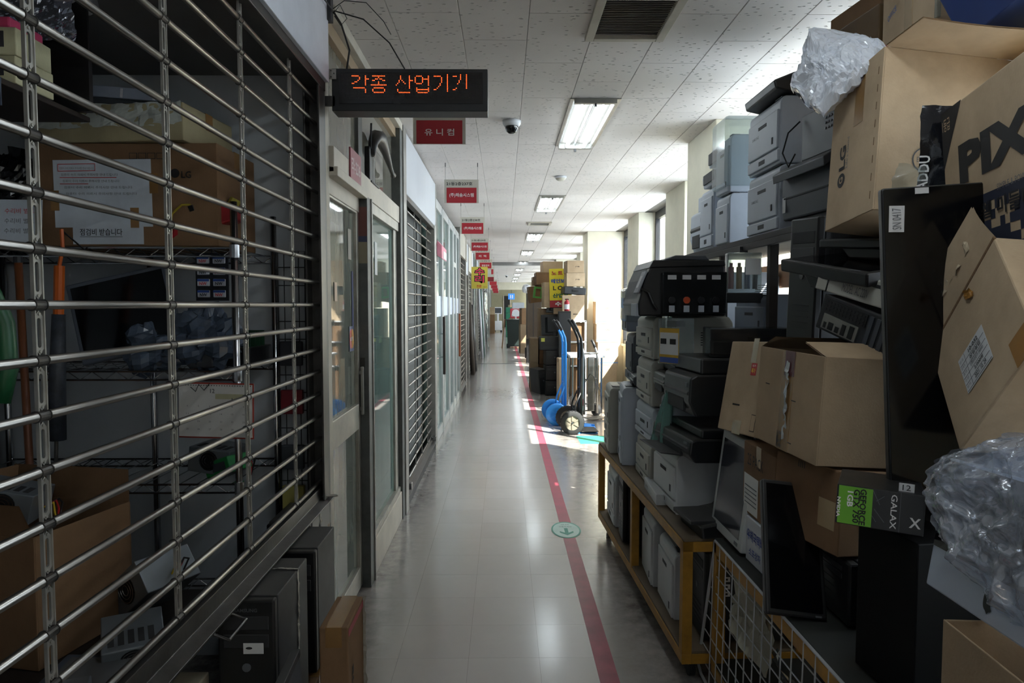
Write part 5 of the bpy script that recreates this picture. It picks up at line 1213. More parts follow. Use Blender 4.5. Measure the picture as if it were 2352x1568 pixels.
t3 = tower('tall grey computer with peeling tape at the far end of the tied up row', (-.792, 2.615, .277), (0,0,0), .16, .28, .42, mat('slate_case', (86, 86, 86), .4, .3, var=.15), M_black, None, G4)
strap(t3, ((.083, .0, .424), (.083, .01, .05)), seed=8); crumple(20, 5, lambda u, v: (.083, -.13+u*.26, .26+.06*u+(v-.5)*.045), .005, 40, 9).build('peeling_tape', mat('beige_tape', (160, 146, 130), .3), t3)
cb2 = carton('brown carton with red corners standing on end by the tied up computers', (-.5025, 2.08, 0), (0,0,90), .22, .085, .55, K3)
text('audino', M_ink, cb2, (-.05, -.0433, .30), (0,0,-1), (1,0,0), .22, .032, .02)
plate('red_band', mat('carton_red', (150, 24, 40), .5), cb2, (0, -.0431, .05), (1,0,0), (0,0,1), .21, .09); plate('red_band', MATS['carton_red'], cb2, (0, -.0431, .53), (1,0,0), (0,0,1), .21, .022)
strap(cb2, ((.10, -.045, .55), (.10, -.045, .0)), seed=11)
bd = thing('dark_panel', 'low dark panel leaning between the tower and the brown carton', 'panel', (-.53, 1.78, 0), (0, -6, 4))
MB().bx(-.01, .01, -.12, .12, 0, .52).build('sheet', M_pdark, bd, .003)
MB().bx(-.013, .013, -.125, .125, .505, .525).build('edge_strip', M_dark, bd, .002)

# ================================================================ FIRST SHOP, SEEN THROUGH THE SHUTTER
wr_ = thing('chrome_wire_rack', 'chrome wire shelving along the shop side wall', 'shelf', (0, 0, 0))
RX0, RX1, RY0, RY1 = -2.05, -.945, 2.42, 2.83
for x in (RX0, RX1, -1.45):
    for y in (RY0, RY1):
        if x == -1.45 and y == RY0: continue
        MB().cyl((x, y, 0), (x, y, 1.86), .0125, 12).build('post', M_chrome, wr_, smooth=True)
for z in (.35, .86, 1.265, 1.70):
    for y in (RY0, RY1):
        MB().cyl((RX0, y, z), (RX1, y, z), .004, 6).build('rail', M_chrome, wr_); MB().cyl((RX0, y, z-.03), (RX1, y, z-.03), .004, 6).build('rail', M_chrome, wr_)
        n = 26; MB().tube([(RX0 + (RX1-RX0)*i/n, y, z-.03*(i % 2)) for i in range(n+1)], .0022, 5).build('truss_wire', M_chrome, wr_)
    for k in range(18):
        x = RX0 + .03 + (RX1-RX0-.06)*k/17; MB().cyl((x, RY0, z), (x, RY1, z), .002, 5).build('shelf_wire', M_chrome, wr_)
    for x in (RX0, RX1): MB().cyl((x, RY0, z-.035), (x, RY0, z+.01), .017, 10).build('collar', M_chrome, wr_)
# upper carton with notices
nb = carton('brown monitor carton with white notices taped to it on the wire rack', (-1.315, 2.61, 1.706), (0,0,-1), .63, .34, .36, K3)
plate('notice_sheet', mat('notice_white', (196, 204, 214), .7), nb, (-.09, -.171, .185), (1,0,.01), (-.01,0,1), .345, .235)
plate('small_notice', MATS['notice_white'], nb, (-.075, -.1716, .045), (1,0,0), (0,0,1), .25, .075)
text('점검비 받습니다', M_ink, nb, (-.10, -.172, .05), (1,0,0), (0,0,1), .15, .024, .01); plate('underline', M_ink, nb, (-.10, -.1722, .034), (1,0,0), (0,0,1), .15, .0015)
for k, w_ in enumerate((.12, .20, .20, .24, .25)): text('컴퓨터 수리 의뢰시 주의사항 안내 드립니다', M_badge, nb, (-.24+w_/2+.005*k, -.1716, .272-.022*k), (1,0,0), (0,0,1), w_, .009)
M_redpen = mat('red_pen', (200, 50, 50), .6)
MB().tube([(-.245,-.1722,.286),(-.115,-.1722,.288),(-.115,-.1722,.264),(-.245,-.1722,.262),(-.245,-.1722,.286)], .0013, 4).build('pen_box', M_redpen, nb)
plate('pen_line', M_redpen, nb, (-.14, -.1722, .240), (1,0,0), (0,0,1), .20, .0022); plate('pen_line', M_redpen, nb, (-.19, -.1722, .218), (1,0,0), (0,0,1), .10, .0022)
for (x, z) in ((-.26, .16), (.09, .22), (.02, .10)): plate('tape_piece', M_tape, nb, (x, -.1718, z), (1,0,0), (0,0,1), .03, .07)
disc(nb, (.165, -.1705, .255), .016, M_ink); text('LG', M_ink, nb, (.205, -.1708, .25), (1,0,0), (0,0,1), .035, .024, .02)
for k in range(4): plate('handling_mark', M_ink, nb, (.02+.032*k, -.1706, .315), (1,0,0), (0,0,1), .028, .022); plate('handling_field', K3, nb, (.02+.032*k, -.1712, .315), (1,0,0), (0,0,1), .024, .018)
uc = carton('cream sided carton with crinkled clear tape on the notice carton', (-1.36, 2.60, 2.068), (0,0,-6), .55, .34, .13, cardboard('cream_board', (168, 158, 126)))
crumple(40, 10, lambda u, v: (-.27+u*.54, -.171, .05+v*.08), .006, 30, 4).build('crinkled_tape', mat('shop_tape', (190, 196, 190), .1, coat=1), uc)
sx = thing('plastic_file_tray', 'pale plastic file trays lying on the upper carton', 'tray', (-1.40, 2.58, 2.20), (0, 4, 2))
MB().bx(-.24, .22, -.14, .14, 0, .022).build('lower_tray', M_pdark, sx, .003); MB().prism([(-.20, .022), (-.20, .06), (.12, .06), (.20, .03), (.20, .022)], -.15, .10, 'y').build('upper_tray', mat('frosted_tray', (150, 160, 178), .4), sx, .002)
for x in (-.12, .06, .17): MB().bx(x, x+.008, -.152, -.148, .024, .055).build('clip', M_white, sx)
MB().bx(-.26, -.14, -.12, .12, .022, .05).build('folder', M_pblue, sx)
# left side: cabinet with film, keyboards
kc = thing('slotted_angle_shelf', 'blue-grey slotted angle shelf high up behind the shutter', 'shelf', (-1.45, 1.93, 0))
M_angle = mat('angle_bluegrey', (70, 80, 96), .5, .4)
MB().bx(-.30, .19, -.17, .20, 2.055, 2.07).build('board', M_wood, kc, .002); MB().bx(-.30, .19, -.175, -.170, 2.0, 2.07).build('front_angle', M_angle, kc)
for x in (-.28,): 
    for y in (-.165, .19): MB().bx(x, x+.022, y-.011, y+.011, .531, 2.055).build('post', M_angle, kc)
for k in range(14): MB().bx(-.28+k*.034, -.264+k*.034, -.1762, -.175, 2.03, 2.042).build('slot', M_black, kc)
G5 = 'cream plastic cases stacked on the slotted shelf'
for i in range(6):
    bxk = thing('cream_case', 'stained cream case, %s in the %s row on the slotted shelf' % (('first', 'second', 'third')[i % 3], ('lower', 'upper')[i//3]), 'case', (-1.46 + .082*(i % 3), 1.86, 2.071 + .072*(i//3)), (0, 0, 3*(i % 2)), G5)
    MB().bx(-.038, .038, -.05, .10, 0, .071).build('shell', mat('aged_cream', (184, 180, 146), .55, var=.3, vs_=8), bxk, .003); MB().bx(-.008, .008, -.052, -.048, .02, .06).build('slot', M_seam, bxk)
fw = thing('foil_sheet', 'crinkled shiny film hanging in the dark above the cream cases', 'film', (-1.36, 2.05, 2.27))
crumple(34, 20, lambda u, v: ((u-.5)*.22, .0, v*.12), .010, 22, 3).build('film', mat('silver_film', (200, 205, 220), .08, .9, bump=.9, bs=60), fw)
MB().bx(-.14, .14, .012, .02, -.03, .17).build('backing', M_black, fw); MB().bx(-.14, .14, .012, .03, -.20, -.03).build('stand', M_black, fw)
pkx = thing('pink_tray', 'pink plastic tray on top of the cream cases', 'tray', (-1.385, 1.88, 2.215))
MB().bx(-.11, .11, -.06, .07, 0, .03).build('shell', mat('pink_plastic', (204, 70, 110), .35), pkx, .006); MB().bx(-.09, .09, -.045, .055, .03, .032).build('inset', mat('pink_dark', (150, 50, 80), .4), pkx)
tlg = thing('tube_lamp', 'unlit tube lamp fitting under the dark shop ceiling', 'lamp', (-1.28, 1.75, 2.44))
MB().prism([(-.04, 0), (-.05, -.04), (-.02, -.06), (.02, -.06), (.05, -.04), (.04, 0)], -.45, .40, 'y').build('diffuser', mat('lamp_diffuser', (150, 152, 156), .4), tlg, .004); MB().bx(-.03, .03, -.46, .41, -.012, 0).build('base', M_white, tlg)
# middle shelf
nm = monitor('tilted silver framed monitor with a torn label on the wire rack', (-1.345, 2.50, 1.318), (-6, -13, 4), .36, .30, .05, mat('silver_bezel', (92, 98, 110), .4, .3), M_black_gloss, .016)
plate('torn_label', M_paper, nm, (.165, -.022, .02), (1,0,.1), (-.1,0,1), .07, .05); text('NEC', M_redpen, nm, (.15, -.0226, .028), (1,0,0), (0,0,1), .035, .016, .02)
bp_ = thing('blister_card', 'hanging card of small printed blister packs beside the chrome post', 'card', (-1.045, 2.47, 1.515))
MB().bx(-.058, .058, -.003, .003, 0, .17).build('card', mat('card_black', (14, 16, 26), .4), bp_)
for i in range(2):
    for j in range(4):
        pz = .012 + j*.04; px_ = -.028 + i*.056
        MB().bx(px_-.022, px_+.022, -.012, -.003, pz, pz+.026).build('pack', mat('pack_white', (190, 194, 206), .35), bp_, .003)
        plate('stripe', mat('pack_navy', (40, 74, 150), .4), bp_, (px_, -.0122, pz+.021), (1,0,0), (0,0,1), .042, .008); text('NW', M_redpen if (i+j) % 2 else M_ink, bp_, (px_, -.0122, pz+.009), (1,0,0), (0,0,1), .026, .011, .03)
MB().cyl((0, 0, .17), (0, 0, .19), .002, 5).build('hook', M_wire, bp_)
rt_ = thing('red_tool', 'red plastic tool tray with cables on the rack corner', 'tool', (-1.06, 2.50, 1.77), (0, -18, 8))
MB().prism([(-.13, .0), (-.10, .05), (.06, .075), (.12, .06), (.11, .0)], -.05, .05, 'y').build('shell', mat('tool_red', (150, 16, 26), .35), rt_, .008)
MB().cyl((-.02, -.03, .07), (-.02, -.03, .09), .03, 14).build('fan', M_black, rt_); MB().tube([(-.12,-.05,.03),(-.09,-.06,.08),(-.05,-.06,.10),(.0,-.05,.09)], .004, 6).build('cable', mat('cable_yellow', (170, 150, 40), .5), rt_); MB().cyl((.10, 0, .06), (.12, 0, .08), .02, 10).build('cap', mat('cap_olive', (150, 140, 50), .5), rt_)
M_bagblue = glassy('milky_bag', (120, 135, 155), .45, (96, 110, 130), rough=.2, streak=.2)
for i, (x, lb) in enumerate(((-1.30, 'limp milky plastic bag slumped under the tilted monitor'), (-1.10, 'milky plastic bag hanging by the chrome post'))):
    bgx = thing('plastic_bag', lb, 'bag', (x, 2.52, 1.27))
    blob(.11, .08, .085 if i == 0 else .11, .5, 1.9, 3+i, 30, 20).build('bag', M_bagblue, bgx, M=Matrix.Translation((0, 0, .07 if i == 0 else .10)))
    MB().bx(-.06, .06, -.04, .04, .0, .09).build('content', M_pdark, bgx, .02)
kb2 = thing('circuit_tray', 'dark tray of loose circuit boards beside the chrome post', 'tray', (-1.00, 2.68, 1.27))
MB().bx(-.04, .05, -.12, .12, 0, .07).build('tray', M_black, kb2, .004)
for k in range(4): MB().bx(-.035, .045, -.10+.05*k, -.095+.05*k, .02, .13).build('circuit_board', mat('pcb_green', (26, 60, 40), .4), kb2)
# calendar, lower shelf goods
cal = thing('wall_calendar', 'spiral bound december calendar hung from the wire rack', 'calendar', (-1.005, 2.385, 1.038), (0, 1, -3))
MB().bx(-.135, .125, -.002, .002, 0, .185).build('sheet', mat('calendar_paper', (206, 204, 200), .7, var=.08), cal); MB().bx(-.138, .129, .003, .006, -.006, .19).build('back_board', mat('calendar_red', (160, 54, 40), .6), cal)
for k in range(28): MB().cyl((-.128+k*.0092, -.004, .181), (-.128+k*.0092, .007, .181), .0018, 5).build('coil', M_wire, cal)
text('12', M_ink, cal, (-.015, -.0022, .162), (1,0,0), (0,0,1), .016, .015, .0)
for j, row_ in enumerate((('', '', '', '', '1', '2'), ('4', '5', '6', '7', '8', '9'), ('11', '12', '13', '14', '15', '16'), ('18', '19', '20', '21', '22', '23'), ('25', '26', '27', '28', '29', '30'))):
    for i, s_ in enumerate(row_):
        if s_: text(s_, M_badge, cal, (-.105+i*.04, -.0022, .135-j*.027), (1,0,0), (0,0,1), .004*len(s_), .006)
plate('sticker', mat('cal_sticker', (176, 172, 140), .6), cal, (.045, -.0022, .143), (1,0,0), (0,0,1), .10, .018)
MB().tube([(-.09,-.008,.175),(-.07,-.012,.16),(-.06,-.01,.185),(-.04,-.012,.165),(-.02,-.01,.19)], .0015, 5).build('cord', M_wire, cal)
M_psu = mat('psu_grey', (132, 138, 144), .4, .6, var=.1)
def psu(label, loc, rot, s=1.0, vent=False):
    t = thing('power_supply', label, 'power supply', loc, rot, 'loose computer power supplies in the shop')
    MB().bx(-.075*s, .075*s, -.07*s, .07*s, 0, .085*s).build('case', M_psu, t, .003)
    MB().cyl((0, -.0705*s, .045*s), (0, -.068*s, .045*s), .034*s, 18).build('fan_hole', M_black, t)
    for r_ in (.012, .021, .030): MB().tube([(r_*s*math.cos(a*math.pi/8), -.0725*s, .045*s+r_*s*math.sin(a*math.pi/8)) for a in range(17)], .0012, 4).build('fan_guard', M_chrome, t)
    for k in range(5): MB().bx(-.06*s+k*.024*s, -.045*s+k*.024*s, -.05*s, .0, .085*s, .0858*s).build('vent', M_seam, t)
    for k, c in enumerate(((190, 160, 30), (170, 30, 30), (24, 24, 24))):
        MB().tube([(.075*s, .02*k, .03), (.10*s, .02*k+.01, .05), (.12*s, -.02+.02*k, .03+.01*k), (.14*s, -.04, .01)], .003, 5).build('lead', mat('lead_%d' % c[0], c, .5), t)
    return t
tbl = thing('work_table', 'low dark work table full of parts inside the shop', 'table', (-1.33, 1.80, 0))
MB().bx(-.50, .44, -.60, .50, .50, .53).build('table_top', M_wood, tbl, .003)
for x in (-.46, .38):
    for y in (-.55, .45): MB().bx(x, x+.05, y, y+.05, 0, .50).build('leg', M_steel_dark, tbl)
bxs = carton('big brown carton full of parts on the shop work table', (-1.40, 1.98, .532), (0, 0, -12), .42, .34, .36, K3, {'f': (115, .10), 'b': (90, .1), 'l': (80, .1)})
MB().bx(-.20, .20, -.16, .16, .20, .21).build('packing', M_black, bxs)
psu('grey power supply lying on top of the big brown carton', (-1.42, 1.95, .90), (0, 14, 12))
psu('grey power supply with yellow and red leads low by the shutter', (-1.06, 2.08, .60), (0, -38, -30), 1.25)
psu('dark fan power supply lying on the table edge', (-1.03, 1.86, .535), (20, 0, 30), 1.0)
psu('vented power supply under the calendar', (-1.09, 2.60, .872), (0, 6, -10), 1.1)
vg = thing('perforated_cover', 'perforated white metal cover near the shutter bottom', 'cover', (-1.04, 1.50, .535), (0, 0, 20))
MB().bx(-.10, .08, -.10, .10, 0, .07).build('case', M_psu, vg, .003)
for i in range(7):
    for j in range(4): MB().cyl((-.08+i*.022, -.1015, .012+j*.015), (-.08+i*.022, -.0985, .012+j*.015), .005, 6).build('perforation', M_black, vg)
bt2 = thing('blue_grey_tray', 'flat blue-grey metal tray on the shop table', 'tray', (-1.02, 1.66, .533), (0, 4, 6))
MB().bx(-.13, .13, -.05, .14, 0, .03).build('shell', mat('tray_bluegrey', (76, 88, 104), .45, .4), bt2, .004); MB().bx(-.11, .11, -.03, .12, .03, .032).build('inset', M_pdark, bt2)
lw = thing('cream_base_cabinet', 'cream cabinet at the foot of the shop front behind the shutter', 'cabinet', (-.93, 1.60, 0))
MB().bx(-.12, .10, -.25, .28, 0, .47).build('body', mat('aged_cabinet', (168, 160, 140), .6, var=.2), lw, .004); MB().bx(.10, .106, -.21, .24, .04, .43).build('door', MATS['aged_cabinet'], lw, .003); MB().bx(.106, .115, .10, .18, .34, .36).build('handle', M_alu, lw, .002)
for i, (x, y, z, r_, c, lb) in enumerate(((-1.13, 2.62, .95, 25, (20, 120, 60), 'green plastic box lying under the calendar'), (-1.03, 2.55, .94, -30, (30, 140, 70), 'bright green box corner by the chrome post'))):
    gx = thing('green_box', lb, 'box', (x, y, z - .07), (0, r_*.6, r_)); MB().bx(-.07, .07, -.05, .05, 0, .06).build('shell', mat('green_%d' % c[1], c, .35), gx, .004); MB().bx(-.05, .05, -.0515, -.05, .015, .045).build('label', M_pdark, gx)
um = thing('folded_umbrella', 'folded striped umbrella with an orange handle hanging in the shop', 'umbrella', (-1.50, 2.28, .97), (0, 3, 0))
MB().cyl((0, 0, .08), (0, 0, .50), .03, 12, .02).build('canopy', mat('umbrella_stripe', (60, 64, 72), .5, var=.6, vs_=30), um, smooth=True); MB().cyl((0, 0, .50), (0, 0, .66), .016, 10).build('handle', mat('handle_orange', (196, 92, 24), .4), um); MB().tube([(0,0,.66),(.01,0,.72),(.005,0,.78)], .006, 6).build('loop', MATS['handle_orange'], um); MB().cyl((0, 0, 0), (0, 0, .08), .006, 6).build('tip', M_steel_dark, um)
MB().cyl((0, .0, .78), (0, .14, .72), .003, 5).build('hook', M_wire, um)
wd = thing('wooden_pole', 'brown wooden pole standing beside the orange umbrella', 'pole', (-1.585, 2.30, 0), (0, -1, 0)); MB().cyl((0, 0, 0), (0, 0, 1.64), .012, 10).build('shaft', mat('pole_wood', (110, 62, 34), .5), wd, smooth=True); MB().cyl((0, 0, 1.64), (0, 0, 1.66), .014, 10).build('cap', M_dark, wd)
gn = thing('green_circuit_frame', 'curved dark green plastic frame at the edge of the shutter view', 'frame', (-1.20, 1.62, 1.40), (0, 20, 30))
MB().tube([(-.14,0,.20),(-.08,0,.16),(.0,0,.06),(.04,0,-.04),(.05,0,-.12)], .022, 8).build('rim', mat('deep_green', (22, 78, 44), .4), gn, smooth=True); MB().bx(-.16, .05, -.008, .008, -.16, -.12).build('foot', MATS['deep_green'], gn); MB().bx(-.02, .02, -.02, .02, -.87, -.14).build('stand', M_black, gn); MB().bx(-.08, .08, -.06, .06, -.872, -.86).build('base', M_black, gn)
# grid screen by the partition
gd = thing('black_grid_screen', 'black wire grid screen hung with small parts beside the partition', 'grid', (-.875, 2.835, .10))
MB().tube([(-.06, 0, 0), (.06, 0, 0), (.06, 0, 1.62), (-.06, 0, 1.62), (-.06, 0, 0)], .007, 6).build('rim', M_wire, gd)
for k in range(1, 4): MB().cyl((-.06+k*.03, 0, 0), (-.06+k*.03, 0, 1.62), .002, 5).build('wire', M_wire, gd)
for k in range(1, 22): MB().cyl((-.06, 0, k*.074), (.06, 0, k*.074), .002, 5).build('wire', M_wire, gd)
for (z, c) in ((.95, (120, 30, 40)), (.72, (60, 64, 70)), (.55, (190, 180, 100)), (1.15, (40, 42, 48)), (.30, (50, 52, 58))): MB().bx(-.045, .045, -.03, -.005, z, z+.10).build('hung_part', mat('hung_%d' % c[0], c, .5), gd, .004)
bk = carton('dark carton stacked deep inside the shop', (-2.12, 1.45, 0), (0,0,5), .5, .45, .8, K3)
tower('black computer at the back of the dark shop', (-1.65, .95, 0), (0,0,40), .2, .45, .45)
carton('kraft carton on the floor of the dark shop', (-1.25, 1.05, 0), (0,0,20), .45, .35, .42, K4)
carton('brown carton stacked on the kraft carton in the dark shop', (-1.27, 1.07, .423), (0,0,8), .40, .32, .36, K3)
blk = thing('black_cabinet', 'tall black cabinet in the back corner of the dark shop', 'cabinet', (-2.25, 2.55, 0)); MB().bx(-.28, .17, -.14, .25, 0, 2.05).build('body', M_black, blk, .004); MB().bx(-.26, .15, -.146, -.14, .05, 2.0).build('door', M_dark, blk, .003); MB().bx(.10, .12, -.16, -.146, 1.0, 1.2).build('handle', M_alu, blk)

# ================================================================ MIDDLE DISTANCE, WINDOW SIDE
M_blue = mat('truck_blue', (48, 146, 232), .35, var=.08)
def wheel(t, c, r, m, hub, w=.05):
    x, y, z = c
    prof = [(r*.60, -w/2), (r*.90, -w/2), (r, -w*.25), (r, w*.25), (r*.90, w/2), (r*.60, w/2)]
    o = MB().lathe(prof, 22).build('wheel', m, t, smooth=True, M=Matrix.Translation(c) @ Matrix.Rotation(R(90), 4, 'X'))
    h = MB().lathe([(0.001, -w*.3), (r*.18, -w*.4), (r*.2, -w*.2), (r*.6, -w*.2), (r*.62, -w*.42), (r*.62, w*.42), (r*.6, w*.2), (r*.001, w*.2)], 22).build('hub', hub, o, smooth=False)
    for k in range(6): MB().bx(-.008, .008, r*.16, r*.60, w*.2, w*.36).build('spoke', hub, o, M=Matrix.Rotation(k*math.pi/3, 4, 'Z'))
    for k in range(24): MB().bx(r*.965, r*1.015, -.004, .004, -w*.42, w*.42).build('tread', m, o, M=Matrix.Rotation(k*math.pi/12, 4, 'Z')) if m is M_rubber else None
    MB().cyl((0, 0, -w*.5), (0, 0, w*.5), .012, 8).build('axle_cap', M_dark, o)
def hand_truck(label, loc, rot, m, tyre, hub, H=1.30, W_=.34, r=.14):
    """upright two-wheel truck: rails rise at local x=0, wheels on the -x side, axle along y"""
    t = thing('hand_truck', label, 'hand truck', loc, rot, 'hand trucks parked by the window')
    for s in (-1, 1):
        y = s*W_*.36
        MB().tube([(.10, y, .06), (.10, y, H*.78), (.09, y, H*.84), (.05, y, H*.91), (.0, y, H*.985), (-.02, y, H)], .016, 10).build('rail', m, t, smooth=True)
        MB().tube([(.05, y, H*.91), (.0, y, H*.985), (-.025, y, H*1.005)], .019, 10).build('grip', M_black, t, smooth=True)
        MB().tube([(.10, y, .50), (.03, y*1.05, .34), (.0, y*1.1, .16)], .010, 8).build('brace', m, t, smooth=True)
        wheel(t, (-.02, s*(W_*.5+.03), r), r, tyre, hub)
    for z in (.20, .52, .86): MB().cyl((.10, -W_*.36, z), (.10, W_*.36, z), .010, 8).build('crossbar', m, t, smooth=True)
    MB().cyl((-.02, -W_*.5-.03, r), (-.02, W_*.5+.03, r), .009, 8).build('axle', M_steel_dark, t)
    MB().bx(.095, .115, -.05, .05, .10, H*.80).build('back_plate', m, t, .003)
    MB().bx(.10, .30, -W_*.45, W_*.45, .02, .028).build('toe_plate', m, t, .002)
    return t
hand_truck('bright blue hand truck with blue wheels parked by the window', (.665, 8.62, 0), (0,0,4), M_blue, M_blue, M_blue)
hand_truck('black hand truck with thick pneumatic tyres in front of the blue one', (.80, 8.02, 0), (0,0,3), M_black, M_rubber, mat('hub_cream', (120, 112, 98), .5), 1.32)
st_ = hand_truck('slim silver folding trolley standing behind the black hand truck', (1.10, 9.05, 0), (0,0,-60), M_steel, M_rubber, M_dark, 1.02, .30, .085)
MB().tube([(.1,-.12,.45),(.16,-.06,.60),(.12,.04,.55),(.18,.1,.35)], .004, 6).build('elastic_cord', M_wire, st_)
ht = bpy.data.objects['hand_truck.001']
MB().bx(.115, .125, -.10, .10, .32, .40).build('red_reflector', M_red, ht, .003); MB().bx(.13, .14, -.02, .02, .25, .95).build('white_strip', M_white, ht)
tb_ = thing('white_table', 'white topped table with steel legs behind the hand trucks', 'table', (1.16, 9.75, 0))
MB().bx(-.24, .24, -.35, .35, .77, .80).build('table_top', M_white, tb_, .004)
for x in (-.2, .2):
    for y in (-.3, .3): MB().cyl((x, y, 0), (x, y, .77), .014, 8).build('leg', M_chrome, tb_)
G6 = 'cartons stacked by the sunlit window'
for i, (z, h_, w_, lb) in enumerate(((0, .50, .30, 'bottom carton of the sunlit stack by the window'), (.502, .38, .34, 'second carton of the sunlit stack by the window'), (.884, .30, .38, 'third carton of the sunlit stack by the window'), (1.186, .37, .40, 'topmost carton of the sunlit stack by the window'))):
    c_ = carton(lb, (1.715, 11.42, z), (0, 0, 2 - i), w_, .40, h_, K2, group=G6)
    if i: plate('blue_tape', mat('tape_blue', (110, 140, 180), .4), c_, *face('f', w_, .40, h_, .5, .12), w_, .02); text('∞', M_badge, c_, face('f', w_, .40, h_, .5, .7)[0], (1,0,0), (0,0,1), .07, .035)
MB().bx(.86, 1.10, 7.9, 8.2, .0, .004).build('mat_scrap', M_blue, floor)
ds = thing('blue_dustpan', 'flat blue plastic plate on the floor by the black truck', 'plate', (1.03, 8.35, 0)); MB().prism([(-.08, 0), (.09, 0), (.09, .012), (-.08, .03)], -.12, .12, 'y').build('plate', M_blue, ds, .003); MB().bx(.05, .09, -.02, .02, .012, .03).build('grip', M_blue, ds)

# ---- the big pile at 11-13 m
G7 = 'cartons heaped in the big pile by the column'
rk = thing('steel_rack', 'white steel rack frame under the tall carton column', 'shelf', (1.15, 11.45, 0))
for x in (-.20, .20):
    for y in (-.2, .2): MB().bx(x-.015, x+.015, y-.015, y+.015, 0, 1.24).build('post', M_white, rk)
for z in (.5, .9, 1.24): MB().bx(-.215, .215, -.215, .215, z-.02, z).build('shelf_board', M_white, rk, .002)
for i, (z, h_, w_, x, m, lb) in enumerate(((1.242, .42, .36, 1.16, K2, 'large kraft carton at the foot of the tall column'), (1.664, .14, .36, 1.16, M_dark, 'flat black case between the cartons of the tall column'), (1.806, .22, .30, 1.18, K2, 'pale carton under the topmost one of the tall column'), (2.028, .20, .28, 1.17, K1, 'topmost carton of the tall column under the ceiling'))):
    if i == 1:
        c_ = thing('black_case', lb, 'case', (x, 11.45, z), (0, 4, 6)); MB().bx(-.18, .18, -.17, .17, 0.01, .13).build('shell', m, c_, .008); MB().bx(-.05, .05, -.178, -.17, .05, .08).build('handle', M_black, c_)
    else: c_ = carton(lb, (x, 11.45, z), (0, 0, 3*i - 4), w_, .36, h_, m, group=G7); text('MSI' if i == 0 else 'JP 488', M_ink, c_, face('f', w_, .36, h_, .6, .25 if i == 0 else .5)[0], (1,0,0), (0,0,1), .07, .022, .02)
for i, (z, h_) in enumerate(((.902, .30), (.502, .36), (.0, .46))): carton(('upper', 'middle', 'lower')[i] + ' carton inside the white steel rack frame', (1.15, 11.45, z), (0,0,2), .36, .34, h_, K3, group=G7)
ys = thing('yellow_notebook_sign', 'tall yellow sign board with red and blue lettering stuck in the pile', 'sign', (.985, 11.75, 1.46), (0, -1.5, -2))
MB().bx(-.19, .19, -.01, .01, 0, .66).build('board', mat('board_yellow', (226, 206, 40), .5), ys, .002); MB().bx(-.19, .19, -.0115, -.01, 0, .12).build('red_panel', M_red, ys)
for s_, z, c, w_ in (('노 트 북', .585, M_red, .30), ('메인보드', .45, mat('sign_blue', (30, 70, 160), .5), .32), ('L C D', .33, M_ink, .26), ('산업용', .20, mat('sign_green', (20, 90, 70), .5), .28), ('수리', .06, M_white_ink, .2)): text(s_, c, ys, (0, -.0122, z), (1,0,0), (0,0,1), w_, .075, .04)
MB().bx(-.02, .02, .01, .03, -.6, .5).build('stake', M_wood, ys)
cart_ = [(.82, 12.0, 1.45, .27, .40, .44, K2, 'tall tan carton beside the yellow sign'), (.87, 12.5, 1.86, .36, .40, .42, K1, 'carton behind the top of the yellow sign'), (.70, 12.4, 1.86, .26, .36, .22, K3, 'dark brown carton on top of the pile left of the sign'), (.62, 12.6, 1.55, .28, .4, .30, K3, 'brown carton with a white label leaning over the aisle'), (.63, 12.72, 1.856, .2, .3, .16, K4, 'small carton peeking behind the dark brown one')]
for (x, y, z, w_, d_, h_, m, lb) in cart_: carton(lb, (x, y, z), (0, -8 if 'leaning' in lb else 0, 4), w_, d_, h_, m, group=G7)
carton('kraft carton in the core of the pile', (.86, 12.25, .92), (0,0,0), .5, .5, .52, K4, group=G7)
carton('brown carton in the lower core of the pile', (.86, 12.25, .46), (0,0,3), .5, .5, .455, K3, group=G7); carton('brown carton on the floor below the pile', (.86, 12.25, 0), (0,0,-2), .5, .5, .455, K3, group=G7)
gf = thing('green_plastic_ring', 'bright green square plastic ring sticking out of the pile', 'plastic ring', (.60, 12.2, 1.62), (0, 6, 10))
for (a, b, c, d_) in ((-.08,.08,0,.03),(-.08,.08,.17,.20),(-.08,-.05,.03,.17),(.05,.08,.03,.17)): MB().bx(a, b, -.03, .03, c, d_).build('bar', mat('leaf_green', (74, 150, 56), .4), gf, .004)
monitor('big black monitor showing its back in front of the pile', (.88, 11.72, .98), (6, 2, 176), .46, .36, .07, M_black, stand=True)
monitor('second black monitor tilted on top of the big one', (.90, 11.80, 1.36), (10, -4, 170), .34, .24, .05, M_black)
carton('small carton held between the black monitors and the sign', (.93, 11.66, 1.345), (0, 0, 5), .16, .05, .10, K1, tape=None)
fe = thing('red_canister', 'red canister with a white label beside the tall carton column', 'canister', (1.03, 11.15, 1.40)); MB().lathe([(0.001, 0), (.04, 0), (.042, .02), (.042, .14), (.03, .165), (.012, .17), (.012, .19), (.001, .19)], 16).build('body', M_red, fe, smooth=True); MB().lathe([(.0425, .03), (.0428, .03), (.0428, .11), (.0425, .11)], 16).build('label', M_white, fe); MB().bx(-.03, .03, -.006, .006, .18, .2).build('lever', M_black, fe)
bs = thing('black_sub_stand', 'black cabinet under the red canister', 'cabinet', (.99, 11.14, .0)); MB().bx(-.10, .10, -.08, .08, 0, 1.398).build('body', M_black, bs, .004); MB().bx(-.09, .09, -.084, -.08, .02, 1.37).build('door', M_dark, bs, .002)
G8 = 'black computers stacked beside the brown carton'
for i, lb in enumerate(('bottom black computer of the stack behind the hand trucks', 'middle black computer of the stack behind the hand trucks', 'upper black computer of the stack behind the hand trucks')):
    tower(lb, (.835, 11.45, .25*i), (0,0,3), .30, .40, .245, M_black, group=G8)
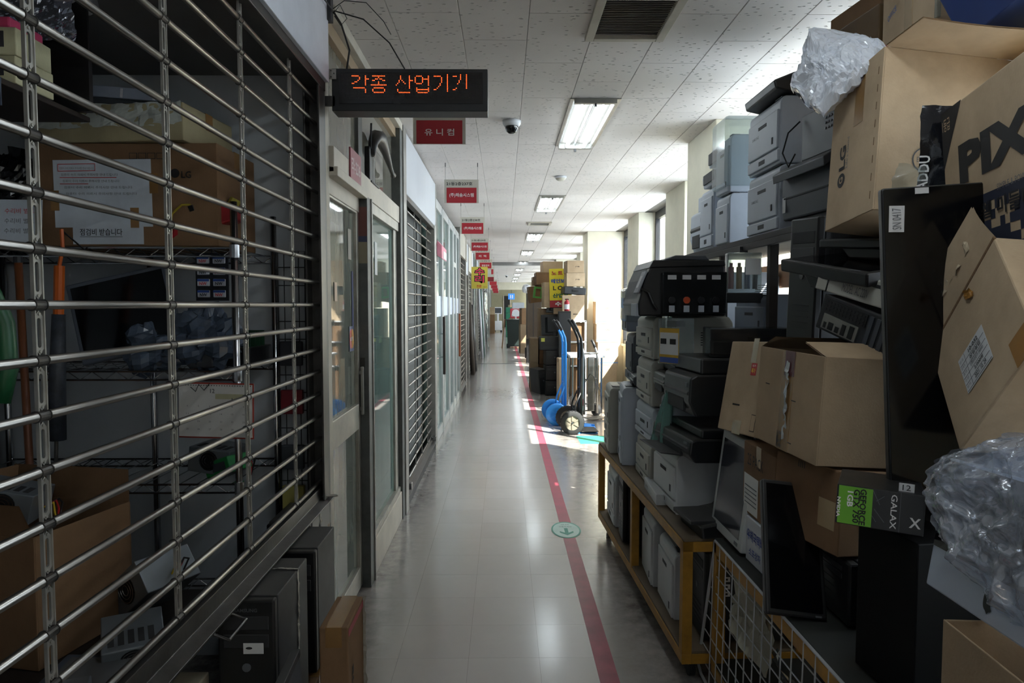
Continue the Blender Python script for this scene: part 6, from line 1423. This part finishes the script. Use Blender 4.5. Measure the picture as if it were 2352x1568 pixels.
bsb = thing('black_box_machine', 'wide black machine with a yellow note on top of the computer stack', 'machine', (.80, 11.45, .752)); MB().bx(-.20, .20, -.16, .16, 0, .22).build('body', M_black, bsb, .004); plate('yellow_note', mat('note_bright', (200, 200, 90), .6), bsb, (-.15, -.161, .17), (1,0,0), (0,0,1), .06, .06); MB().bx(-.15, .18, -.163, -.16, .03, .06).build('slot', M_dark, bsb)
carton('tall brown carton standing behind the blue hand truck', (.93, 10.75, 0), (0,0,3), .15, .30, .66, K2, group=G7)
tower('dark computer leaning at the foot of the pile beside the aisle', (.62, 11.6, 0), (0, -5, 20), .16, .4, .42, M_dark, group=G8)
for i, (x, y, z, h_) in enumerate(((.53, 12.1, 0, .5), (.53, 12.1, .502, .42))): carton(('lower', 'upper')[i] + ' narrow carton at the aisle edge of the pile', (x, y, z), (0,0,0), .14, .5, h_, K4, group=G7)
# ---- farther: dark tall cabinet, bins, stock
tc_ = thing('tall_brown_locker', 'tall dark brown locker wrapped in black at its foot', 'cabinet', (.77, 17.9, 0)); MB().bx(-.17, .2, -.3, .3, .62, 1.80).build('body', mat('locker_brown', (66, 54, 42), .5), tc_, .006); MB().bx(-.18, .21, -.31, .31, 0, .62).build('black_base', M_black, tc_, .006); MB().bx(-.02, 0, -.305, -.3, .66, 1.76).build('door_seam', M_seam, tc_); MB().cyl((-.19, -.1, .25), (-.215, -.1, .25), .14, 16).build('wheel', M_rubber, tc_)
wb = thing('white_bundle', 'white padded bundle on a pole behind the tall locker', 'bundle', (.64, 19.2, 1.55)); blob(.13, .13, .12, .3, 2, 2, 20, 14).build('bundle', M_white, wb, smooth=True, M=Matrix.Translation((0, 0, .40))); MB().cyl((0, 0, -1.55), (0, 0, .35), .012, 6).build('pole', M_dark, wb)
gb_ = thing('green_bin', 'dark green wheeled bin beside the leaning boards', 'bin', (.36, 24.0, 0)); MB().prism([(-.22, .05), (-.26, .95), (.26, .95), (.22, .05)], -.26, .26, 'y').build('body', mat('bin_green', (16, 30, 27), .5), gb_, .01); MB().bx(-.28, .28, -.28, .28, .95, 1.0).build('lid', MATS['bin_green'], gb_, .01); MB().cyl((-.2, -.27, .07), (-.2, .27, .07), .07, 12).build('wheel', M_rubber, gb_)
fn = thing('desk_fan', 'round silver desk fan on the green bin', 'fan', (.42, 23.9, 1.0)); MB().lathe([(.15, -.03), (.16, 0), (.15, .03)], 20).build('cage', M_chrome, fn, M=Matrix.Translation((0, 0, .22)) @ Matrix.Rotation(R(90), 4, 'X')); MB().cyl((0, -.03, .22), (0, .03, .22), .13, 16).build('blades', M_white, fn); MB().cyl((0, 0, 0), (0, 0, .10), .02, 8).build('stem', M_white, fn); MB().cyl((0,0,0),(0,0,.01),.1,14).build('foot', M_white, fn)
lbd = thing('leaning_board', 'brown board leaning at the edge of the far aisle', 'board', (-.06, 24.1, 0), (0, 5, 0)); MB().bx(-.02, .02, -.35, .35, 0, 1.0).build('sheet', K3, lbd); MB().bx(-.025, .025, -.355, .355, .98, 1.0).build('edge', K_edge, lbd)
rb = thing('red_crate', 'red and white crate on the far stock by the window side', 'crate', (.55, 26.5, 1.0)); MB().bx(-.3, .3, -.3, .3, 0, .36).build('shell', mat('crate_red', (180, 40, 60), .5), rb, .01); MB().bx(-.25, .25, -.305, -.3, .06, .16).build('panel', M_white, rb)
carton('brown carton under the red crate', (.55, 26.5, 0), (0,0,0), .7, .7, .998, K3)
gc = thing('green_crate_stack', 'stack of green mesh crates near the far end', 'crates', (.32, 32, 0))
for k in range(5): MB().bx(-.22, .22, -.3, .3, .28*k, .28*k+.265).build('crate', mat('crate_green', (30, 110, 84), .5), gc, .01)
wc = thing('white_cart', 'white machine cart with a grey screen at the far end of the aisle', 'cart', (-.32, 37.5, 0))
MB().bx(-.22, .22, -.25, .25, .12, .62).build('body', M_white, wc, .02); MB().bx(-.05, .05, -.04, .04, .62, 1.05).build('column', M_white, wc, .01); MB().bx(-.20, .22, -.03, .03, 1.0, 1.38).build('screen_housing', M_white, wc, .02); MB().bx(-.16, .18, -.036, -.03, 1.05, 1.33).build('screen', M_pdark, wc)
for x in (-.18, .18): MB().cyl((x, -.2, .06), (x, -.17, .06), .06, 10).build('caster', M_dark, wc)
carton('far brown carton beside the white machine cart', (-.62, 36, 0), (0,0,0), .3, .4, 1.0, K3); carton('far small carton on the brown one by the white cart', (-.62, 36, 1.0), (0,0,5), .28, .35, .38, K1)
for i, (x, y, z, w_, h_, m) in enumerate(((.65, 29.5, 0, .6, 1.1, K3), (.62, 29.5, 1.1, .5, .5, M_pgrey), (.75, 21.5, 0, .5, .9, K4), (.75, 21.5, .9, .45, .5, K3), (.6, 34, 0, .7, 1.5, K2))): carton('%s carton in the far stock along the window side' % ('tall brown', 'pale grey upper', 'dusty lower', 'brown upper', 'light high')[i], (x, y, z), (0,0,2*i), w_, .6, h_, m)
# end wall: dark doorway and blue sign
do = tag(thing('door_end', None, None), kind='structure'); MB().bx(.02, .42, YE-.03, YE+.0, 0, 2.1).build('opening', M_black, do); MB().bx(-.03, .02, YE-.06, YE, 0, 2.15).bx(.42, .47, YE-.06, YE, 0, 2.15).build('jamb', M_cream, do)
bs_ = thing('blue_sign', 'small blue pictogram sign hanging at the far end', 'sign', (.45, 40.0, 1.82)); MB().bx(-.19, .19, -.02, .02, 0, .34).build('panel', mat('pictogram_blue', (40, 110, 190), .4, emit=(60, 130, 220), es=.6), bs_); MB().bx(-.08, -.02, -.025, -.02, .06, .26).bx(.03, .09, -.025, -.02, .06, .26).build('figure', M_white, bs_); MB().cyl((0, 0, .34), (0, 0, .93), .01, 6).build('rod', M_dark, bs_)
# ---- left far: pipes, sheet rolls
G9 = 'pipes and rolls leaning on the far shop fronts'
for i, (x, y, r_, h_, m, lb) in enumerate(((-.66, 14.6, .05, 1.55, mat('roll_brown', (60, 50, 40), .6), 'dark brown roll leaning on the shop front before the floor joint'), (-.64, 15.4, .045, 1.5, M_steel_dark, 'dark steel roll beside the dark brown one'), (-.60, 19.2, .035, 1.95, M_white, 'white pipe leaning on the far shop front'), (-.56, 19.8, .03, 1.95, M_pane_green, 'pale glassy tube beside the white pipe'), (-.58, 20.6, .035, 1.9, M_white, 'second white pipe leaning past the first'))):
    t = thing('leaning_roll', lb, 'roll', (x, y, 0), (0, -3, 0), G9); MB().cyl((0, 0, 0), (0, 0, h_), r_, 10).build('roll', m, t, smooth=True); MB().cyl((0, 0, h_), (0, 0, h_+.01), r_*.6, 10).build('end', M_dark, t)
fs = thing('plastic_sheeting', 'sheet of clear plastic draped from the far shop front', 'sheeting', (-.60, 22.5, .05)); crumple(16, 24, lambda u, v: (.10*(1-v)**1.5 + .02*math.sin(u*9), (u-.5)*1.6, v*1.85), .04, 4, 4).build('sheet', M_clear, fs); MB().cyl((0, -.85, 1.87), (0, .85, 1.87), .02, 8).build('top_rail', M_dark, fs)

# ================================================================ WIRES BY THE SIGN
wi = thing('loose_wires', 'loose dark wires running along the header panel to the display sign', 'wire', (-.70, 2.80, 2.70))
def wire(pts_, r=.003): MB().tube(pts_, r, 6).build('wire', M_wire, wi, smooth=True)
wire([(.01,-.9,.03),(.015,-.6,-.005),(.01,-.35,.01),(.012,-.12,-.03),(.02,.0,-.03)])
wire([(.02,.0,-.03),(.04,.05,-.06),(.07,.06,-.16),(.06,.05,-.24)], .004)
wire([(.02,.02,-.02),(.12,.10,-.02),(.22,.14,-.10),(.30,.10,-.24)], .003)
wire([(.02,.0,-.02),(.06,.02,.02),(.14,.06,.03),(.20,.12,-.02),(.22,.18,-.05)], .0018)
wire([(.02,.0,-.04),(.05,-.01,-.01),(.07,.02,-.05),(.04,.04,-.07),(.02,.02,-.04)], .0018)
MB().bx(-.005, .015, -.02, .02, -.07, .03).build('cable_clip', M_dark, wi)

# ---- last bits inside the first shop
bb_ = thing('black_bag', 'shiny black rubbish bag beside the notice carton on the wire rack', 'bag', (-1.80, 2.55, 1.70))
blob2(.13, .12, .16, 4.0, 60, 40).build('bag', mat('bin_liner', (12, 12, 14), .15), bb_, M=Matrix.Translation((0, 0, .17)))
MB().cyl((.02, 0, .31), (.03, 0, .37), .02, 8, .035).build('knot', MATS['bin_liner'], bb_)
pn = thing('price_sheet', 'white sheet with red handwriting leaning at the black bag', 'paper', (-1.69, 2.415, 1.708), (-6, 0, 3))
MB().bx(-.075, .075, -.001, .001, 0, .16).build('sheet', MATS['notice_white'], pn)
for k in range(3): text('수리비 별도', M_redpen if k == 0 else M_badge, pn, (0, -.0012, .12-.035*k), (1,0,0), (0,0,1), .10, .018)
